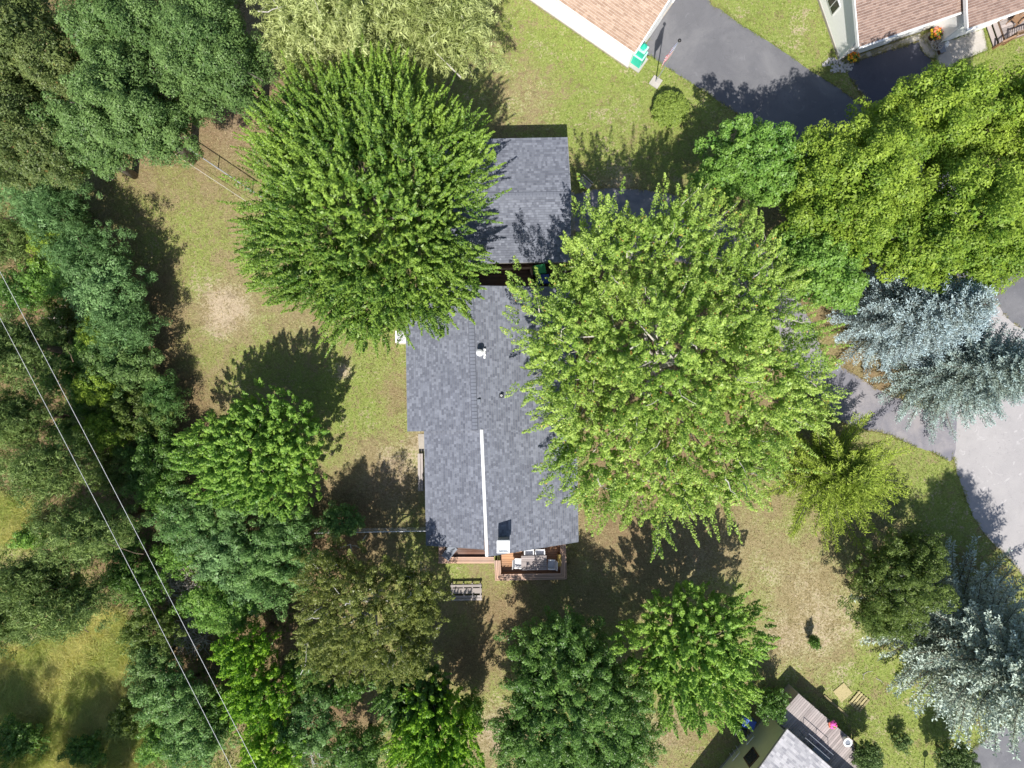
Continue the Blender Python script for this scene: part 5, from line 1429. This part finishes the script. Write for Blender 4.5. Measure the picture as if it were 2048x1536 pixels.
more = [(255,1150,1.8,42,46,1.4,'shrub','dark','dark bush at the foot of the soft green pine'),
        (60,1075,1.4,40,24,1.1,'shrub','mid','green brush along the upper meadow rim'),
        (250,1440,1.2,38,40,1.1,'shrub','shrub','olive brush at the shaded meadow edge'),
        (170,1500,1.2,46,36,1.1,'shrub','dark','dark brush in the shade at the bottom of the meadow'),
        (40,1480,1.4,52,48,1.2,'shrub','dark','dark brush in the bottom corner of the meadow'),
        (325,985,2.4,48,44,1.7,'ash','mid','fresh bush right of the farther cable below the dark leafy tree'),
        (470,1010,2.4,52,40,1.7,'ash','ash','blue green bush tucked under the rounded lawn maple'),
        (500,1180,2.2,48,40,1.6,'ash','bluish','blue green bush below the tree beside the brush heap'),
        (108,482,2.6,42,44,1.8,'shrub','lime','sunlit yellowish bush west of the feathery hedgerow, upper one'),
        (140,560,2.8,46,44,1.9,'ash','mid','sunlit fresh green bush west of the feathery hedgerow, lower one'),
        (205,655,2.6,40,42,1.8,'shrub','lime','sunlit yellowish bush above the pale dead brush'),
        (175,708,2.2,40,40,1.6,'ash','mid','fresh green bush right below the pale dead brush'),
        (205,775,2.8,46,48,1.9,'shrub','lime','yellowish bush mid hedgerow between nearer cable and grey green tree'),
        (215,860,3.0,44,44,1.9,'shrub','lime','yellowish bush just west of the olive hedgerow tree'),
        (25,480,2.4,52,60,1.8,'pine','pine','dusky young pine at the left edge above the cables'),
        (40,585,2.0,48,48,1.5,'shrub','dark','dark scrub at the left edge where the nearer cable enters'),
        (110,740,2.2,52,56,1.6,'ash','dark','dark bush in the shade between the two cables, upper one'),
        (160,865,2.2,50,52,1.6,'shrub','dark','dark bush in the shade between the two cables, middle one'),
        (235,1075,2.2,52,60,1.6,'shrub','dark','dark bush under the cables beside the meadow strip'),
        (290,1170,2.0,50,50,1.5,'shrub','dark','dark scrub under the cables west of the brush heap'),
        (470,1220,2.6,52,52,1.8,'ash','mid','fresh bush north of the vivid young trees'),
        (610,1340,2.6,44,60,1.8,'ash','dark','dark bush between vivid young trees and birch'),
        (440,1420,2.2,36,60,1.6,'shrub','dark','dark scrub under the nearer cable beside vivid young trees')]
for i, (x, y, h, rx, ry, rz, k, m, lb) in enumerate(more):
    tree(k, 'bush', lb, x, y, h, rx, ry, rz, LM[m], 260+i, limbs=3, zmin=-.5, bark='brown_bark', cat='bush', group='bushes of the thicket')
# pines at the left edge
pines = [(40,700,6.7,65,76,3.6,'dusky pine at the picture edge crossed by both cables'),
         (40,838,6.3,67,63,3.5,'dusky pine at the left edge just below the cable crossing'),
         (108,938,6.1,82,65,3.4,'grey tinged pine west of the farther cable'),
         (180,1062,6.3,80,69,3.5,'dark pine under the farther cable above the meadow strip'),
         (72,1152,5.9,76,48,3.2,'brown flecked pine between the two meadow patches'),
         (130,1210,6.1,100,59,3.2,'soft green pine just north of the lower meadow'),
         (22,1235,5.7,48,59,3.1,'small pine at the left edge beside the lower meadow')]
for i, (x, y, h, rx, ry, rz, lb) in enumerate(pines):
    tree('pine', 'pine_tree', lb, x, y, h, rx, ry, rz, LM['pine'], 230+i, limbs=6, zmin=-.85, bark='brown_bark', group='pines at the left edge', twigs=16)
for i, (x, y, lb) in enumerate(((92,1690,'pine just beyond the bottom edge shading the meadow'),(-120,1655,'pine beyond the lower left corner shading the meadow'))):
    tree('pine', 'pine_tree', lb, x, y, 5.2, 108, 105, 5.0, LM['pine'], 240+i, limbs=6, zmin=-1, bark='brown_bark', group='pines at the left edge')
# spruces
conifer('spruce_tree', 'pale blue spruce leaning its tip towards the road behind the yellow green maples', 1752, 645, 10.2, 3.6, LM['blue_spruce'], 301, power=.66, nb=13, whorl=.29, side=.5, z0=.02)
conifer('spruce_tree', 'grey blue spruce at the driveway mouth below the paler one', 1856, 744, 9.4, 3.9, LM['silver_spruce'], 302, power=.66, nb=12, whorl=.32, side=.5, z0=.02)
conifer('spruce_tree', 'very large silvery spruce at the lower right beside the road', 1882, 1256, 13.5, 5.8, LM['grey_spruce'], 303, power=.75, cross=False, nb=14, whorl=.38, step=.155, side=.62, shoot=.17, sw=.115, z0=.02)
conifer('spruce_tree', 'yellow green star shaped spruce in the front lawn by the driveway', 1622, 936, 6.6, 5.3, LM['green_spruce'], 304, nb=11, whorl=.42, droop=.02, rise=.6, side=.55, step=.11, shoot=.16, sw=.06, power=.8, z0=.14, bark='bark', spread=.42, ups=.2)
tree('shrub', 'shrub_tree', 'dark fine leaved shrub tree between star shaped spruce and silvery spruce', 1785, 1165, 4.2, 112, 112, 3.3, LM['shrub'], 310, limbs=8, zmin=-.4, twigs=50, lobes=[(0,0,0,.85,.85,1),(.5,-.5,-.2,.5,.45,.7),(-.1,.6,-.2,.5,.5,.7)], dens=.9)
# small garden shrubs
tree('dome', 'dome_bush', 'smooth yellow green dome bush below the flagpole', 1340, 220, .6, 36, 34, 1.2, LM['dome'], 320, limbs=3, zmin=-.35, cat='bush', nsc=1.2)
tree('topiary', 'round_shrub', 'clipped round shrub on a stem at the mauve deck corner', 1735, 1512, 1.9, 31, 31, .88, LM['topiary'], 321, limbs=4, zmin=-.9, cat='bush', group='clipped round shrubs', trunk_r=.06)
tree('topiary', 'round_shrub', 'larger clipped round shrub beside the lower right asphalt', 1912, 1524, 2.0, 41, 41, 1.15, LM['topiary'], 322, limbs=4, zmin=-.9, cat='bush', group='clipped round shrubs', trunk_r=.07)
tree('shrub', 'bush', 'small loose bush on the lawn between the two round shrubs', 1803, 1482, .75, 20, 22, .7, LM['topiary'], 323, limbs=3, zmin=-.6, cat='bush', extra=dict(cl=.35, cr=.13, sp=.22, ll=.1, lw=.05))
tree('shrub', 'sapling', 'tiny dark sapling alone on the dry lawn', 1628, 1284, .8, 9, 14, .75, LM['dark'], 324, limbs=3, zmin=-.8, cat='sapling', extra=dict(cl=.3, cr=.1, sp=.16, ll=.08, lw=.04))

# dead brush and bare twigs
def brush(px, py, r, n, seed, label):
    rng = np.random.default_rng(seed); mb = MB(); b = P(px, py, 0)
    for i in range(n):
        a = rng.uniform(0, 6.28); d = r*math.sqrt(rng.random()); c = Vector((d*math.cos(a), d*math.sin(a), rng.uniform(.05, .8)*(1-d/r*.7)))
        L = rng.uniform(.4, 1.4); th = rng.uniform(0, 6.28); dv = Vector((math.cos(th), math.sin(th), rng.uniform(-.2, .35)))*L/2
        m = c + Vector(rng.normal(0, .07, 3)); p0 = c-dv; p1 = c+dv
        p0.z = max(.03, p0.z); p1.z = max(.03, p1.z)
        mb.tube([p0, m, p1], [.018, .014, .005], 4, False)
    o = mb.build('brush_heap', M['pale_bark']); o.location = b
    tag(o, label, 'brush', kind='stuff')
brush(372, 1150, 1.7, 300, 1, 'pale heap of cut brush beneath the hedgerow')
brush(385, 1270, 1.1, 120, 2, 'loose dead brush lying in the dark under the cables')
brush(128, 645, .8, 90, 3, 'pale dead brush beside the nearer cable')
def snag(px, py, h, L, n, seed, label):
    rng = np.random.default_rng(seed); b = P(px, py, 0); o = empty('dead_tree', b, 0, label, 'tree')
    MB().tube([(0,0,-.05),(.1,.05,h*.5),(.15,.2,h)], [.09,.07,.04], 7).build('trunk', M['birch_bark'], o)
    for i in range(n):
        a = rng.uniform(0, 6.28); z0 = h*rng.uniform(.5, .98); e = (L*math.cos(a), L*math.sin(a), z0 + L*rng.uniform(.1, .6))
        pts = limb_curve(rng, (.15*z0/h, .15*z0/h, z0), e, 5, -.1, .12)
        m = MB(); m.tube(pts, [.038-.006*k for k in range(6)], 5, False)
        for k in (2, 3, 4):
            q = np.array(pts[k]); m.tube([Vector(q), Vector(q + rng.normal(0, .22*L, 3))], [.016, .004], 4, False)
        m.build('limb', M['birch_bark'], o)
snag(652, 1435, 4.6, 1.0, 9, 1, 'bare pale snag with curling limbs in the bottom thicket')
snag(95, 165, 8.8, 1.0, 7, 2, 'bare grey snag poking through the oak wood')

# ------------------------------------------------------------------ grass
def grass(name, label, n, box, lo, hi, wd, test, mat, lean, seed, colf=None):
    rng = np.random.default_rng(seed)
    x = rng.uniform(box[0], box[1], n); y = rng.uniform(box[2], box[3], n)
    k = test(x, y); x = x[k]; y = y[k]; n = len(x)
    b = np.stack([(x-1024)*CAM_H/FPX, (768-y)*CAM_H/FPX, np.zeros(n)], 1)
    a = rng.uniform(0, 6.283, n); h = rng.uniform(lo, hi, n)
    ln = lean(x, y, rng, n)
    s = np.stack([np.cos(a), np.sin(a), np.zeros(n)], 1)*(wd*rng.uniform(.7, 1.3, n))[:, None]
    tip = b + np.concatenate([ln, np.ones((n, 1))], 1)*h[:, None]
    V = np.stack([b-s, b+s, tip], 1).reshape(-1, 3)
    tint = colf(x, y, rng, n) if colf else rng.random(n)
    val = rng.random(n)
    o = mesh_np(name, V, np.arange(n*3).reshape(n, 3), mat, {'tint': np.repeat(np.clip(tint, 0, 1), 3), 'val': np.repeat(val, 3)})
    tag(o, label, 'grass', kind='stuff')
def open_ground(x, y):
    k = np.ones(x.shape, bool)
    for poly in PAVED: k &= ~in_poly(x, y, poly)
    for poly in ([(812,578),(1150,574),(1156,1083),(1000,1170),(870,1130),(849,1090),(815,862)], [(890,279),(1134,274),(1141,523),(896,528)], [(1000,-60),(1255,135),(1345,0),(1345,-60)], [(1630,-40),(1677,119),(1880,55),(2300,-80)], [(1440,1600),(1538,1432),(1597,1387),(1760,1530),(1760,1600)]):
        k &= ~in_poly(x, y, poly)
    return k
LM['blade'] = leaf_mat('grass_blade', (0.44, 0.36, 0.20), (0.22, 0.28, 0.06), .25, .6, .2)
LM['meadow'] = leaf_mat('meadow_blade', (0.66, 0.58, 0.25), (0.36, 0.46, 0.12), .3, .6, .2)
def lawn_col(x, y, rng, n):
    L, B, T = ground_fields(x, y); return np.clip(1.6*L - .35 - .5*B - .4*T + rng.normal(0, .22, n), 0, 1)
def lawn_test(x, y):
    L, B, T = ground_fields(x, y); r = np.random.default_rng(1).random(x.shape)
    return open_ground(x, y) & (r > T*.8 + B*.6)
grass('grass', 'short patchy lawn grass, green and straw coloured', 260000, (0, 2100, 0, 1540), .045, .125, .022, lawn_test, LM['blade'], lambda x, y, r, n: r.normal(0, .7, (n, 2)), 5, lawn_col)
meadow_polys = [[(-40,985),(55,1000),(95,1050),(85,1090),(30,1085),(-40,1075)], [(50,1290),(150,1255),(230,1215),(270,1250),(265,1330),(300,1450),(300,1560),(-60,1560),(-60,1300)]]
def meadow_test(x, y):
    return in_poly(x, y, meadow_polys[0]) | in_poly(x, y, meadow_polys[1])
grass('grass', 'long straw yellow meadow grass lying in swathes', 210000, (-60, 310, 980, 1560), .25, .65, .012, meadow_test, LM['meadow'],
      lambda x, y, r, n: (lambda q: np.stack([np.cos(q), np.sin(q)], 1)*(.7+.6*np.sin(x/9.+3*np.sin(y/13.)))[:, None])(1.2*np.sin(x/31.+y/47.)+.9*np.sin(x/12.-y/17.)+.3) + r.normal(0, .75, (n, 2)), 6,
      lambda x, y, r, n: .42 + .25*np.sin(x/23.+y/31.) + .2*np.sin(x/7.+2*np.sin(y/9.)) + r.normal(0, .25, n))
WOODS = [(-60,-60),(500,-60),(470,120),(400,240),(230,310),(150,350),(250,560),(300,720),(340,820),(400,1010),(560,1090),(620,1180),(560,1300),(640,1420),(760,1560),(-60,1560)]
def edge_grass(n, seed):
    rng = np.random.default_rng(seed); X = []; Y = []
    for poly in PAVED:
        q = np.array(poly); e = np.roll(q, -1, 0) - q; L = np.hypot(e[:, 0], e[:, 1])
        k = rng.choice(len(q), int(min(9000, L.sum()*6)), p=L/L.sum()); u = rng.random(len(k))[:, None]
        pt = q[k] + e[k]*u; cl = np.sin(pt[:, 0]*.31)+np.sin(pt[:, 1]*.27+1)+np.sin(pt[:, 0]*.09-pt[:, 1]*.11)
        pt = pt + rng.normal(0, 1.0, pt.shape)*(1.0+.7*np.clip(cl, 0, 2))[:, None]
        ok = cl > -.9; X.append(pt[ok, 0]); Y.append(pt[ok, 1])
    return np.concatenate(X), np.concatenate(Y)
EX, EY = edge_grass(0, 21)
k_ = (EX > -20) & (EX < 2070) & (EY > -20) & (EY < 1560)
for poly in ([(812,578),(1150,574),(1156,1083),(1000,1170),(870,1130),(849,1090),(815,862)], [(890,279),(1134,274),(1141,523),(896,528)], [(1000,-60),(1255,135),(1345,0),(1345,-60)], [(1630,-40),(1677,119),(1880,55),(2300,-80)]): k_ &= ~in_poly(EX, EY, poly)
k_ &= ~((np.abs(EX-1911) < 6) & (EY > 815) & (EY < 915))
EX, EY = EX[k_], EY[k_]
b_ = np.stack([(EX-1024)*CAM_H/FPX, (768-EY)*CAM_H/FPX, np.zeros(len(EX))], 1); r_ = np.random.default_rng(22); n_ = len(EX)
a_ = r_.uniform(0, 6.283, n_); s_ = np.stack([np.cos(a_), np.sin(a_), 0*a_], 1)*.013
tip_ = b_ + np.concatenate([r_.normal(0, .8, (n_, 2)), np.ones((n_, 1))], 1)*r_.uniform(.05, .17, n_)[:, None]
o_ = mesh_np('grass', np.stack([b_-s_, b_+s_, tip_], 1).reshape(-1, 3), np.arange(n_*3).reshape(n_, 3), LM['blade'], {'tint': np.repeat(np.clip(lawn_col(EX, EY, r_, n_), 0, 1), 3), 'val': np.repeat(r_.random(n_), 3)})
tag(o_, 'ragged tufts of grass creeping over the paving edges', 'grass', kind='stuff')
def under_test(x, y):
    L, B, T = ground_fields(x, y)
    return open_ground(x, y) & in_poly(x, y, WOODS) & ~meadow_test(x, y)
grass('undergrowth', 'sparse weeds and ferns under the trees', 80000, (-40, 760, -40, 1540), .10, .34, .028, under_test, LM['shrub'], lambda x, y, r, n: r.normal(0, .8, (n, 2)), 8)
print('LEAVES', NLEAF[0])
